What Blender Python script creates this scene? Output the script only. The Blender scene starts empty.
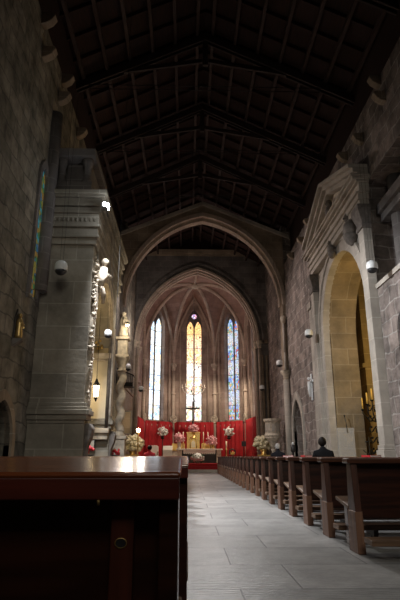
import bpy, bmesh, math, random
from mathutils import Vector, Matrix
random.seed(7)
S = bpy.context.scene
COL = S.collection
PI = math.pi

# ------------------------------------------------------------------ materials
def new_mat(name):
    m = bpy.data.materials.new(name); m.use_nodes = True
    nt = m.node_tree
    return m, nt, nt.nodes, nt.links, nt.nodes['Principled BSDF']

def setv(b, **k):
    for n, v in k.items():
        b.inputs[n.replace('_', ' ')].default_value = v

def rgba(c): return (c[0], c[1], c[2], 1)

def plain(name, col, rough=.6, metal=0, noise=.15, scale=12, bump=0.0, spec=.5):
    m, nt, N, L, b = new_mat(name)
    setv(b, Roughness=rough, Metallic=metal); b.inputs['Specular IOR Level'].default_value = spec
    tc = N.new('ShaderNodeTexCoord'); n = N.new('ShaderNodeTexNoise')
    n.inputs['Scale'].default_value = scale; n.inputs['Detail'].default_value = 5
    L.new(tc.outputs['Object'], n.inputs['Vector'])
    r = N.new('ShaderNodeValToRGB')
    r.color_ramp.elements[0].position = .3; r.color_ramp.elements[1].position = .7
    r.color_ramp.elements[0].color = rgba([c*(1-noise) for c in col])
    r.color_ramp.elements[1].color = rgba([min(1, c*(1+noise)) for c in col])
    L.new(n.outputs['Fac'], r.inputs['Fac']); L.new(r.outputs['Color'], b.inputs['Base Color'])
    if bump:
        bp = N.new('ShaderNodeBump'); bp.inputs['Strength'].default_value = bump; bp.inputs['Distance'].default_value = .03
        L.new(n.outputs['Fac'], bp.inputs['Height']); L.new(bp.outputs['Normal'], b.inputs['Normal'])
    return m

def math_node(N, L, op, a, b=None):
    n = N.new('ShaderNodeMath'); n.operation = op
    for i, x in enumerate((a, b)):
        if x is None: continue
        if isinstance(x, (int, float)): n.inputs[i].default_value = x
        else: L.new(x, n.inputs[i])
    return n.outputs[0]

def mixf(N, L, fac, a, b):
    n = N.new('ShaderNodeMix'); n.data_type = 'FLOAT'
    L.new(fac, n.inputs[0]); L.new(a, n.inputs[2]); L.new(b, n.inputs[3])
    return n.outputs[0]

def surf_uv(N, L):
    """masonry coordinates in metres, along the face whichever way it looks"""
    g = N.new('ShaderNodeNewGeometry')
    p = N.new('ShaderNodeSeparateXYZ'); L.new(g.outputs['Position'], p.inputs[0])
    q = N.new('ShaderNodeSeparateXYZ'); L.new(g.outputs['True Normal'], q.inputs[0])
    fx = math_node(N, L, 'GREATER_THAN', math_node(N, L, 'ABSOLUTE', q.outputs[0]), .75)
    fz = math_node(N, L, 'GREATER_THAN', math_node(N, L, 'ABSOLUTE', q.outputs[2]), .8)
    u = mixf(N, L, fx, p.outputs[0], p.outputs[1])
    v = mixf(N, L, fz, p.outputs[2], p.outputs[1])
    c = N.new('ShaderNodeCombineXYZ'); L.new(u, c.inputs[0]); L.new(v, c.inputs[1])
    return c.outputs[0], g.outputs['Position']

def stone(name, c1, c2, joint, bw=.8, bh=.4, mortar=.012, distort=0.0, stain=.5, bump=.35, rough=.85, blotch=1.0):
    m, nt, N, L, b = new_mat(name)
    setv(b, Roughness=rough); b.inputs['Specular IOR Level'].default_value = .25
    vec, pos = surf_uv(N, L)
    if distort:
        dn = N.new('ShaderNodeTexNoise'); dn.inputs['Scale'].default_value = 1.3; dn.inputs['Detail'].default_value = 3
        L.new(pos, dn.inputs['Vector'])
        sub = N.new('ShaderNodeVectorMath'); sub.operation = 'SUBTRACT'; sub.inputs[1].default_value = (.5, .5, .5)
        L.new(dn.outputs['Color'], sub.inputs[0])
        sc = N.new('ShaderNodeVectorMath'); sc.operation = 'SCALE'; sc.inputs['Scale'].default_value = distort
        L.new(sub.outputs[0], sc.inputs[0])
        ad = N.new('ShaderNodeVectorMath'); L.new(vec, ad.inputs[0]); L.new(sc.outputs[0], ad.inputs[1])
        vec = ad.outputs[0]
    br = N.new('ShaderNodeTexBrick')
    br.inputs['Scale'].default_value = 1; br.inputs['Brick Width'].default_value = bw; br.inputs['Row Height'].default_value = bh
    br.inputs['Mortar Size'].default_value = mortar; br.inputs['Mortar Smooth'].default_value = .3
    br.inputs['Color1'].default_value = rgba(c1); br.inputs['Color2'].default_value = rgba(c2); br.inputs['Mortar'].default_value = rgba(joint)
    br.offset = .47; br.squash = 1.0
    L.new(vec, br.inputs['Vector'])
    n1 = N.new('ShaderNodeTexNoise'); n1.inputs['Scale'].default_value = blotch; n1.inputs['Detail'].default_value = 6; n1.inputs['Roughness'].default_value = .65
    L.new(pos, n1.inputs['Vector'])
    mr = N.new('ShaderNodeMapRange'); mr.inputs['From Min'].default_value = .3; mr.inputs['From Max'].default_value = .7
    mr.inputs['To Min'].default_value = 1 - stain; mr.inputs['To Max'].default_value = 1 + stain*.5
    L.new(n1.outputs['Fac'], mr.inputs['Value'])
    mul = N.new('ShaderNodeMix'); mul.data_type = 'RGBA'; mul.blend_type = 'MULTIPLY'; mul.inputs[0].default_value = 1
    L.new(br.outputs['Color'], mul.inputs[6])
    cc = N.new('ShaderNodeCombineXYZ')
    for i in range(3): L.new(mr.outputs[0], cc.inputs[i])
    L.new(cc.outputs[0], mul.inputs[7])
    L.new(mul.outputs[2], b.inputs['Base Color'])
    n2 = N.new('ShaderNodeTexNoise'); n2.inputs['Scale'].default_value = 9; n2.inputs['Detail'].default_value = 6
    L.new(pos, n2.inputs['Vector'])
    h = math_node(N, L, 'SUBTRACT', math_node(N, L, 'MULTIPLY', n2.outputs['Fac'], .6), math_node(N, L, 'MULTIPLY', br.outputs['Fac'], .6))
    bp = N.new('ShaderNodeBump'); bp.inputs['Strength'].default_value = bump; bp.inputs['Distance'].default_value = .05
    L.new(h, bp.inputs['Height']); L.new(bp.outputs['Normal'], b.inputs['Normal'])
    return m

def wood(name, c1, c2, rough=.3, axis='X', scale=6, coat=0.0):
    m, nt, N, L, b = new_mat(name)
    setv(b, Roughness=rough)
    b.inputs['Coat Weight'].default_value = coat; b.inputs['Coat Roughness'].default_value = .2
    tc = N.new('ShaderNodeTexCoord'); mp = N.new('ShaderNodeMapping')
    L.new(tc.outputs['Object'], mp.inputs[0])
    mp.inputs['Scale'].default_value = {'X': (.6, 9, 9), 'Y': (9, .6, 9), 'Z': (9, 9, .6)}[axis]
    n = N.new('ShaderNodeTexNoise'); n.inputs['Scale'].default_value = scale; n.inputs['Detail'].default_value = 6; n.inputs['Distortion'].default_value = .6
    L.new(mp.outputs[0], n.inputs['Vector'])
    r = N.new('ShaderNodeValToRGB')
    r.color_ramp.elements[0].position = .32; r.color_ramp.elements[1].position = .7
    r.color_ramp.elements[0].color = rgba(c1); r.color_ramp.elements[1].color = rgba(c2)
    L.new(n.outputs['Fac'], r.inputs['Fac']); L.new(r.outputs['Color'], b.inputs['Base Color'])
    bp = N.new('ShaderNodeBump'); bp.inputs['Strength'].default_value = .08; bp.inputs['Distance'].default_value = .01
    L.new(n.outputs['Fac'], bp.inputs['Height']); L.new(bp.outputs['Normal'], b.inputs['Normal'])
    return m

def glow(name, col, strength):
    m, nt, N, L, b = new_mat(name)
    setv(b, Base_Color=rgba(col), Roughness=.4)
    b.inputs['Emission Color'].default_value = rgba(col); b.inputs['Emission Strength'].default_value = strength
    return m

def stained(name, palette, cell=(3.2, 1.9), strength=2.0, white=.35, warm_to=None):
    """backlit leaded glass: coloured quarries, lead lines, some clear glass"""
    m, nt, N, L, b = new_mat(name)
    tc = N.new('ShaderNodeTexCoord')
    mp = N.new('ShaderNodeMapping'); L.new(tc.outputs['Object'], mp.inputs[0])
    mp.inputs['Scale'].default_value = (cell[0], cell[0], cell[1])
    v = N.new('ShaderNodeTexVoronoi'); v.inputs['Scale'].default_value = 1.6; v.inputs['Randomness'].default_value = .75
    L.new(mp.outputs[0], v.inputs['Vector'])
    sp = N.new('ShaderNodeSeparateColor'); L.new(v.outputs['Color'], sp.inputs[0])
    r = N.new('ShaderNodeValToRGB'); r.color_ramp.interpolation = 'CONSTANT'
    els = r.color_ramp.elements
    els[0].position = 0; els[0].color = rgba(palette[0]); els[1].position = 1/len(palette); els[1].color = rgba(palette[1])
    for i in range(2, len(palette)):
        e = els.new(i/len(palette)); e.color = rgba(palette[i])
    L.new(sp.outputs[0], r.inputs['Fac'])
    # panels of figure work and of clear glass alternate up the light
    sx = N.new('ShaderNodeSeparateXYZ'); L.new(tc.outputs['Object'], sx.inputs[0])
    w = math_node(N, L, 'SINE', math_node(N, L, 'MULTIPLY', sx.outputs[2], 2*PI/2.1))
    mr = N.new('ShaderNodeMapRange'); mr.inputs['From Min'].default_value = -.8; mr.inputs['From Max'].default_value = .8
    mr.inputs['To Min'].default_value = white*.3; mr.inputs['To Max'].default_value = min(1, white*1.5)
    L.new(w, mr.inputs['Value'])
    mx = N.new('ShaderNodeMix'); mx.data_type = 'RGBA'
    L.new(mr.outputs[0], mx.inputs[0]); L.new(r.outputs['Color'], mx.inputs[6]); mx.inputs[7].default_value = (.93, .96, 1, 1)
    out = mx.outputs[2]
    if warm_to:
        m2 = N.new('ShaderNodeMapRange'); m2.inputs['From Min'].default_value = warm_to[1]; m2.inputs['From Max'].default_value = warm_to[2]
        m2.inputs['To Max'].default_value = warm_to[3]
        L.new(sx.outputs[2], m2.inputs['Value'])
        x2 = N.new('ShaderNodeMix'); x2.data_type = 'RGBA'; L.new(m2.outputs[0], x2.inputs[0]); L.new(out, x2.inputs[6]); x2.inputs[7].default_value = rgba(warm_to[0])
        out = x2.outputs[2]
    e = N.new('ShaderNodeTexVoronoi'); e.feature = 'DISTANCE_TO_EDGE'; e.inputs['Scale'].default_value = 1.6; e.inputs['Randomness'].default_value = .75
    L.new(mp.outputs[0], e.inputs['Vector'])
    lead = math_node(N, L, 'GREATER_THAN', e.outputs['Distance'], .03)
    b.inputs['Base Color'].default_value = (.03, .03, .04, 1); setv(b, Roughness=.25)
    L.new(out, b.inputs['Emission Color'])
    L.new(math_node(N, L, 'MULTIPLY', lead, strength), b.inputs['Emission Strength'])
    return m

M = {}
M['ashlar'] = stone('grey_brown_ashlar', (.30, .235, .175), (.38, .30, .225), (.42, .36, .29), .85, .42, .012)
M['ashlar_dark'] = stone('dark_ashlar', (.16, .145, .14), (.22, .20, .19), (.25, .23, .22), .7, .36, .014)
M['ashlar_apse'] = stone('apse_ashlar', (.33, .25, .21), (.42, .33, .28), (.30, .24, .20), .8, .4, .012)
M['rubble'] = stone('rubble_wall', (.34, .28, .25), (.19, .16, .145), (.40, .36, .33), .62, .36, .022, .34, .65, .9, .9, 2.2)
M['rubble_left'] = stone('rubble_wall_left', (.20, .185, .15), (.30, .27, .22), (.15, .14, .12), 0.7, .36, .016, .30, .65, .7, .9, 2.4)
M['portal'] = stone('pale_portal_stone', (.42, .38, .33), (.50, .45, .39), (.56, .52, .46), 2.0, .52, .012, 0, .35, .25)
M['pierstone'] = stone('pier_stone', (.25, .225, .185), (.33, .295, .24), (.40, .37, .31), 1.0, .5, .014, 0, .45, .3)
M['carved'] = plain('carved_limestone', (.52, .45, .36), .8, 0, .35, 7, .5)
M['carved_dark'] = plain('weathered_carving', (.16, .14, .125), .9, 0, .35, 9, .5)
M['rib'] = stone('rib_stone', (.50, .40, .33), (.56, .46, .38), (.36, .29, .24), .5, .5, .01, 0, .3, .2)
M['web'] = stone('vault_web', (.29, .19, .155), (.37, .25, .21), (.26, .19, .16), .6, .26, .01, 0, .35, .2)
M['ochre'] = stone('ochre_chapel_stone', (.25, .19, .115), (.32, .245, .15), (.38, .31, .21), 1.1, .55, .014, 0, .45, .3)
M['fresco'] = plain('painted_plaster', (.46, .36, .20), .85, 0, .55, 2.2, .1)
M['plaster'] = plain('cream_plaster', (.62, .54, .40), .85, 0, .12, 3)
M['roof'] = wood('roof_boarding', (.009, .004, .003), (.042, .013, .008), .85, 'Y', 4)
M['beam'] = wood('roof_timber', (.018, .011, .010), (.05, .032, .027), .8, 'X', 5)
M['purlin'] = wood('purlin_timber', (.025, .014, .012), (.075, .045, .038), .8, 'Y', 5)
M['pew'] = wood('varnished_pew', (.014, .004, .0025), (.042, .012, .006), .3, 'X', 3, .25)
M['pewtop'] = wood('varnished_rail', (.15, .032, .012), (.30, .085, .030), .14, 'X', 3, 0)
M['pewpost'] = wood('red_brown_post', (.045, .010, .005), (.10, .024, .012), .4, 'Z', 3)
M['apron'] = wood('red_brown_apron', (.06, .009, .005), (.13, .022, .011), .45, 'X', 3)
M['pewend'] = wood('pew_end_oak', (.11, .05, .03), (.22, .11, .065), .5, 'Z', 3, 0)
M['oakpale'] = wood('pale_oak_boards', (.34, .25, .16), (.48, .37, .25), .6, 'Z', 3)
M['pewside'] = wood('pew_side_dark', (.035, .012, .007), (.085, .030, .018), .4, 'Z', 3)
M['pewrail'] = wood('pew_rail_dark', (.04, .013, .006), (.09, .03, .014), .35, 'X', 3)
M['kneel'] = wood('kneeler_oak', (.10, .055, .03), (.20, .115, .065), .5, 'X', 3)
M['iron'] = plain('wrought_iron', (.02, .019, .018), .5, .7, .2)
M['steel'] = plain('steel_wire', (.35, .35, .36), .4, .8, .1)
M['gold'] = plain('gilding', (.85, .58, .20), .3, .85, .15)
M['brass'] = plain('old_brass', (.55, .38, .15), .4, .8, .2)
M['white'] = plain('white_enamel', (.80, .82, .82), .35, 0, .03)
M['black'] = plain('black_plastic', (.02, .02, .022), .45, 0, .1)
M['red'] = plain('red_velvet', (.36, .005, .010), .75, 0, .18, 3)
M['redcarpet'] = plain('red_carpet_pile', (.42, .02, .025), .9, 0, .2, 40)
M['marble'] = plain('pale_marble', (.72, .66, .58), .35, 0, .12, 4)
M['linen'] = plain('altar_linen', (.80, .76, .68), .85, 0, .06, 20)
M['pink'] = plain('pink_roses', (.86, .42, .44), .7, 0, .25, 9)
M['whitefl'] = plain('white_flowers', (.85, .84, .80), .7, 0, .1, 9)
M['yellowfl'] = plain('pale_yellow_mums', (.86, .77, .52), .75, 0, .15, 9)
M['leaf'] = plain('leaf_green', (.06, .15, .05), .6, 0, .35, 9)
M['wax'] = plain('candle_wax', (.85, .76, .55), .5, 0, .05)
M['wax_amber'] = plain('amber_wax', (.80, .52, .12), .5, 0, .08)
M['skin'] = plain('skin', (.55, .34, .25), .55, 0, .06, 20)
M['eye'] = plain('eye', (.05, .04, .035), .2, 0, .05)
M['hair_dark'] = plain('dark_hair', (.010, .007, .005), .6, 0, .3, 60, .3, .15)
M['hair_grey'] = plain('grey_hair', (.40, .38, .36), .6, 0, .3, 60, .3, .15)
M['coat_black'] = plain('black_coat', (.010, .010, .011), .9, 0, .2, 30, 0, .12)
M['coat_navy'] = plain('dark_coat', (.016, .016, .022), .9, 0, .2, 30, 0, .12)
M['coat_red'] = plain('red_jersey', (.55, .03, .05), .85, 0, .1, 30)
M['lamp_cold'] = glow('floodlight_lens', (.86, .95, 1), 60)
M['lamp_warm'] = glow('warm_lamp', (1, .80, .50), 30)
M['lantern'] = glow('lantern_glass', (1, .86, .60), 5)
M['flame'] = glow('candle_flame', (1, .75, .4), 8)
M['paper'] = plain('paper', (.85, .83, .78), .8, 0, .03)
M['bookred'] = plain('red_cover', (.60, .03, .04), .5, 0, .08)
M['darkframe'] = plain('dark_frame', (.03, .025, .022), .5, 0, .2)

def floor_mat():
    m, nt, N, L, b = new_mat('granite_slabs')
    g = N.new('ShaderNodeNewGeometry')
    br = N.new('ShaderNodeTexBrick')
    mp = N.new('ShaderNodeMapping'); mp.inputs['Location'].default_value = (.35, .2, 0)
    L.new(g.outputs['Position'], mp.inputs[0])
    br.inputs['Scale'].default_value = 1; br.inputs['Brick Width'].default_value = 1.15; br.inputs['Row Height'].default_value = .82
    br.inputs['Mortar Size'].default_value = .008; br.inputs['Mortar Smooth'].default_value = .2
    br.inputs['Color1'].default_value = (.23, .228, .22, 1); br.inputs['Color2'].default_value = (.35, .34, .33, 1); br.inputs['Mortar'].default_value = (.10, .10, .10, 1)
    br.offset = .37
    L.new(mp.outputs[0], br.inputs['Vector'])
    n = N.new('ShaderNodeTexNoise'); n.inputs['Scale'].default_value = 1.7; n.inputs['Detail'].default_value = 9; n.inputs['Roughness'].default_value = .78
    L.new(g.outputs['Position'], n.inputs['Vector'])
    mr = N.new('ShaderNodeMapRange'); mr.inputs['From Min'].default_value = .3; mr.inputs['From Max'].default_value = .7; mr.inputs['To Min'].default_value = .45; mr.inputs['To Max'].default_value = 1.3
    L.new(n.outputs['Fac'], mr.inputs['Value'])
    cc = N.new('ShaderNodeCombineXYZ')
    for i in range(3): L.new(mr.outputs[0], cc.inputs[i])
    mul = N.new('ShaderNodeMix'); mul.data_type = 'RGBA'; mul.blend_type = 'MULTIPLY'; mul.inputs[0].default_value = 1
    L.new(br.outputs['Color'], mul.inputs[6]); L.new(cc.outputs[0], mul.inputs[7]); L.new(mul.outputs[2], b.inputs['Base Color'])
    # tooling marks across the slabs
    wv = N.new('ShaderNodeTexWave'); wv.inputs['Scale'].default_value = 7; wv.inputs['Distortion'].default_value = 5; wv.bands_direction = 'Y'
    L.new(g.outputs['Position'], wv.inputs['Vector'])
    h = math_node(N, L, 'SUBTRACT', math_node(N, L, 'ADD', math_node(N, L, 'MULTIPLY', n.outputs['Fac'], .5), math_node(N, L, 'MULTIPLY', wv.outputs['Fac'], .22)), math_node(N, L, 'MULTIPLY', br.outputs['Fac'], .5))
    bp = N.new('ShaderNodeBump'); bp.inputs['Strength'].default_value = .3; bp.inputs['Distance'].default_value = .02
    L.new(h, bp.inputs['Height']); bp.inputs['Strength'].default_value = .5
    L.new(bp.outputs['Normal'], b.inputs['Normal'])
    setv(b, Roughness=.42)
    return m
M['floor'] = floor_mat()

WB = (.80, .88, 1.0)
M['glass_left'] = stained('glass_pale_blue', [(.45, .68, 1), (1, .93, .75), (.35, .6, 1), (.9, .97, 1), (1, .80, .40), (.7, .85, 1)], (5, 3.4), 1.8, .5)
M['glass_mid'] = stained('glass_amber', [(1, .70, .25), (1, .9, .55), (1, .50, .18), (.75, .55, .85), (1, .95, .8), (.6, .85, .6), (.95, .35, .2)], (5, 3.4), 1.9, .55, ((1, .50, .16), 5.5, 9.6, .85))
M['glass_right'] = stained('glass_blue_red', [(.06, .20, .80), (.70, .06, .04), (.08, .45, .22), (.85, .5, .08), (.35, .60, 1), (.6, .8, 1), (.15, .35, .9)], (6, 3.6), 1.05, .45)
M['glass_side'] = stained('glass_side', [(.25, .45, .9), (.2, .6, .3), (.6, .8, 1), (.8, .3, .3)], (3, 2), 1.0, .5)
M['glass_slit'] = stained('glass_slit', [(.5, .42, .08), (.10, .55, .65), (.12, .35, .12), (.6, .35, .08), (.1, .3, .5)], (6, 6), .20, .0)
M['oculus'] = stained('glass_oculus', [(.2, .3, .95), (.8, .15, .3), (.7, .75, 1), (.5, .2, .7)], (7, 7), 1.8, .2)

def frosted():
    m, nt, N, L, b = new_mat('translucent_ghost')
    setv(b, Base_Color=(.85, .88, .9, 1), Roughness=.35, Alpha=.24)
    return m
M['ghost_sheet'] = frosted()  # see-through tint of the panel that replaces the blurred figure

# ------------------------------------------------------------------ mesh tools
class MB:
    def __init__(s): s.b = bmesh.new(); s.mi = 0
    def face(s, pts):
        vs = [s.b.verts.new(p) for p in pts]
        try:
            f = s.b.faces.new(vs); f.material_index = s.mi; return f
        except ValueError: return None
    def box(s, x0, x1, y0, y1, z0, z1):
        v = [s.b.verts.new((x, y, z)) for x in (x0, x1) for y in (y0, y1) for z in (z0, z1)]
        for q in ((0,1,3,2),(4,6,7,5),(0,4,5,1),(2,3,7,6),(0,2,6,4),(1,5,7,3)):
            s.b.faces.new([v[i] for i in q]).material_index = s.mi
        return s
    def hexa(s, bot, top):
        v = [s.b.verts.new(p) for p in bot] + [s.b.verts.new(p) for p in top]
        n = len(bot)
        for i in range(n):
            s.b.faces.new((v[i], v[(i+1) % n], v[n+(i+1) % n], v[n+i])).material_index = s.mi
        s.b.faces.new(v[:n][::-1]).material_index = s.mi; s.b.faces.new(v[n:]).material_index = s.mi
        return s
    def prism(s, pts, vec):
        """closed polygon swept by vec"""
        vec = Vector(vec)
        return s.hexa([Vector(p) for p in pts], [Vector(p)+vec for p in pts])
    def lathe(s, prof, c=(0, 0, 0), n=20, sx=1, sy=1):
        rings = []
        for r, z in prof:
            rings.append([s.b.verts.new((c[0]+r*sx*math.cos(2*PI*i/n), c[1]+r*sy*math.sin(2*PI*i/n), c[2]+z)) for i in range(n)])
        for a, b in zip(rings, rings[1:]):
            for i in range(n):
                f = s.b.faces.new((a[i], a[(i+1) % n], b[(i+1) % n], b[i])); f.smooth = True; f.material_index = s.mi
        if prof[0][0] > 1e-4: s.b.faces.new(rings[0][::-1]).material_index = s.mi
        if prof[-1][0] > 1e-4: s.b.faces.new(rings[-1]).material_index = s.mi
        return s
    def tube(s, pts, r, n=8):
        pts = [Vector(p) for p in pts]; rings = []
        rr = r if isinstance(r, (list, tuple)) else [r]*len(pts)
        up = None
        for i, p in enumerate(pts):
            t = (pts[min(i+1, len(pts)-1)] - pts[max(i-1, 0)]).normalized()
            if up is None:
                up = Vector((0, 0, 1)) if abs(t.z) < .9 else Vector((0, 1, 0))
            a = t.cross(up)
            if a.length < 1e-4: a = t.cross(Vector((1, 0, 0)))
            a.normalize(); bb = a.cross(t).normalized(); up = bb
            rings.append([s.b.verts.new(p + a*rr[i]*math.cos(2*PI*k/n) + bb*rr[i]*math.sin(2*PI*k/n)) for k in range(n)])
        for a, b in zip(rings, rings[1:]):
            for k in range(n):
                f = s.b.faces.new((a[k], a[(k+1) % n], b[(k+1) % n], b[k])); f.smooth = n > 5; f.material_index = s.mi
        s.b.faces.new(rings[0][::-1]).material_index = s.mi; s.b.faces.new(rings[-1]).material_index = s.mi
        return s
    def ball(s, c, r, n=10, m=7, sx=1, sy=1, sz=1):
        prof = [(max(1e-3 if i in (0, m) else 0, r*math.sin(PI*i/m)), -r*sz*math.cos(PI*i/m)) for i in range(m+1)]
        return s.lathe(prof, c, n, sx, sy)
    def ico(s, c, r, sub=1, jit=0.0):
        g = bmesh.ops.create_icosphere(s.b, subdivisions=sub, radius=r, matrix=Matrix.Translation(c))
        for v in g['verts']:
            if jit: v.co += Vector([random.uniform(-jit, jit)*r for _ in range(3)])
        for v in g['verts']:
            for f in v.link_faces: f.smooth = True; f.material_index = s.mi
        return s
    def done(s, name, mat, parent=None, bevel=0.0, loc=None):
        bmesh.ops.recalc_face_normals(s.b, faces=s.b.faces)
        me = bpy.data.meshes.new(name); s.b.to_mesh(me); s.b.free()
        mats = mat if isinstance(mat, (list, tuple)) else [mat]
        for k in mats: me.materials.append(M[k] if isinstance(k, str) else k)
        o = bpy.data.objects.new(name, me); COL.objects.link(o)
        if parent is not None: o.parent = parent
        if loc: o.location = loc
        if bevel:
            md = o.modifiers.new('bevel', 'BEVEL'); md.width = bevel; md.segments = 2; md.limit_method = 'ANGLE'; md.angle_limit = .6
        return o

def tag(o, label=None, cat=None, group=None, kind=None):
    if label: o['label'] = label
    if cat: o['category'] = cat
    if group: o['group'] = group
    if kind: o['kind'] = kind
    return o
def thing(name, label, cat, loc=(0, 0, 0), rz=0, group=None):
    o = bpy.data.objects.new(name, None); COL.objects.link(o)
    o.location = loc; o.rotation_euler = (0, 0, rz); o.empty_display_size = .1
    return tag(o, label, cat, group)
def dup(root, loc, label=None, rz=None, group=None):
    r = root.copy(); COL.objects.link(r); r.location = loc
    if rz is not None: r.rotation_euler = (0, 0, rz)
    if label: r['label'] = label
    if group: r['group'] = group
    for ch in list(root.children):
        c = ch.copy(); COL.objects.link(c); c.parent = r
        for g in list(ch.children):
            d = g.copy(); COL.objects.link(d); d.parent = c
    return r
def struct(o, label=None, cat=None):
    o['kind'] = 'structure'
    return tag(o, label, cat)

def pointed(w, rise, n=14, round_=False):
    """half width w, rise: (u,v) points of a pointed arch, left spring to right spring"""
    out = []
    if round_:
        for i in range(2*n+1):
            a = PI - PI*i/(2*n); out.append((w*math.cos(a), rise*math.sin(a)))
        return out
    R = (rise*rise + w*w)/(2*w)
    amax = math.atan2(rise, R - w)
    left = []
    for i in range(n+1):
        a = amax*i/n
        left.append((-w + R - R*math.cos(a), R*math.sin(a)))
    left[-1] = (0, rise)
    return left + [(-u, v) for u, v in left[-2::-1]]

class Frame:
    def __init__(s, o, u, w): s.o = Vector(o); s.u = Vector(u).normalized(); s.w = Vector(w).normalized()
    def p(s, u, v, w=0): return s.o + s.u*u + s.w*w + Vector((0, 0, v))

def panel(mb, F, u0, u1, z0, top, hole, w0, w1):
    """solid wall u0..u1 from z0 up to top(u), pierced by hole [(u,v)..] (left foot, over, right foot)"""
    if not callable(top):
        tv = top; top = lambda u: tv
    q = lambda pts: mb.face(pts)
    ul, ur = hole[0][0], hole[-1][0]; zs = hole[0][1]
    def slab(a, b, za0, zb0, za1, zb1):
        for w in (w0, w1):
            q([F.p(a, za0, w), F.p(b, zb0, w), F.p(b, zb1, w), F.p(a, za1, w)])
        q([F.p(a, za1, w0), F.p(b, zb1, w0), F.p(b, zb1, w1), F.p(a, za1, w1)])
    if ul - u0 > 1e-4: slab(u0, ul, z0, z0, top(u0), top(ul))
    if u1 - ur > 1e-4: slab(ur, u1, z0, z0, top(ur), top(u1))
    for (a, za), (b, zb) in zip(hole, hole[1:]):
        if abs(b - a) > 1e-5: slab(a, b, za, zb, top(a), top(b))
        q([F.p(a, za, w0), F.p(b, zb, w0), F.p(b, zb, w1), F.p(a, za, w1)])
    if zs - z0 > 1e-4:
        for w in (w0, w1): q([F.p(ul, z0, w), F.p(ur, z0, w), F.p(ur, zs, w), F.p(ul, zs, w)])
        q([F.p(ul, zs, w0), F.p(ur, zs, w0), F.p(ur, zs, w1), F.p(ul, zs, w1)])
    for u in (u0, u1):
        q([F.p(u, z0, w0), F.p(u, z0, w1), F.p(u, top(u), w1), F.p(u, top(u), w0)])

def hole_pts(c, w, sill, spring, rise, n=14, round_=False):
    return [(c-w, sill)] + [(c+u, spring+v) for u, v in pointed(w, rise, n, round_)] + [(c+w, sill)]

def solid_outline(mb, F, pts, w0, w1):
    mb.hexa([F.p(u, v, w0) for u, v in pts], [F.p(u, v, w1) for u, v in pts])

def band(mb, F, inner, outer, w0, w1):
    """arched moulding between two equal-length outlines"""
    for i in range(len(inner)-1):
        a, b, c, d = inner[i], inner[i+1], outer[i+1], outer[i]
        for w in (w0, w1): mb.face([F.p(*a, w), F.p(*b, w), F.p(*c, w), F.p(*d, w)])
        mb.face([F.p(*a, w0), F.p(*b, w0), F.p(*b, w1), F.p(*a, w1)])
        mb.face([F.p(*d, w0), F.p(*c, w0), F.p(*c, w1), F.p(*d, w1)])
    for i in (0, -1):
        mb.face([F.p(*inner[i], w0), F.p(*outer[i], w0), F.p(*outer[i], w1), F.p(*inner[i], w1)])

# ------------------------------------------------------------------ dimensions
XL, XR = -3.2, 4.8
ZW = 10.05                     # top of the masonry walls
RX, RZ, EZ = .5, 14.15, 11.85  # ridge, eaves of the roof
YB = -4.0
Y1, Y2 = 24.0, 30.0            # nave arch, chancel arch

# ------------------------------------------------------------------ floor
mb = MB(); mb.box(-7, 9.5, YB-.5, 30.0, -.25, 0)
struct(mb.done('floor', 'floor'), 'grey granite slab floor of the nave aisle', 'floor')
mb = MB(); mb.box(-3.9, 4.9, 30.0, 37.2, -.25, .44)
struct(mb.done('floor', 'marble'), 'raised pale floor of the chancel beyond the red steps', 'floor')

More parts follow.
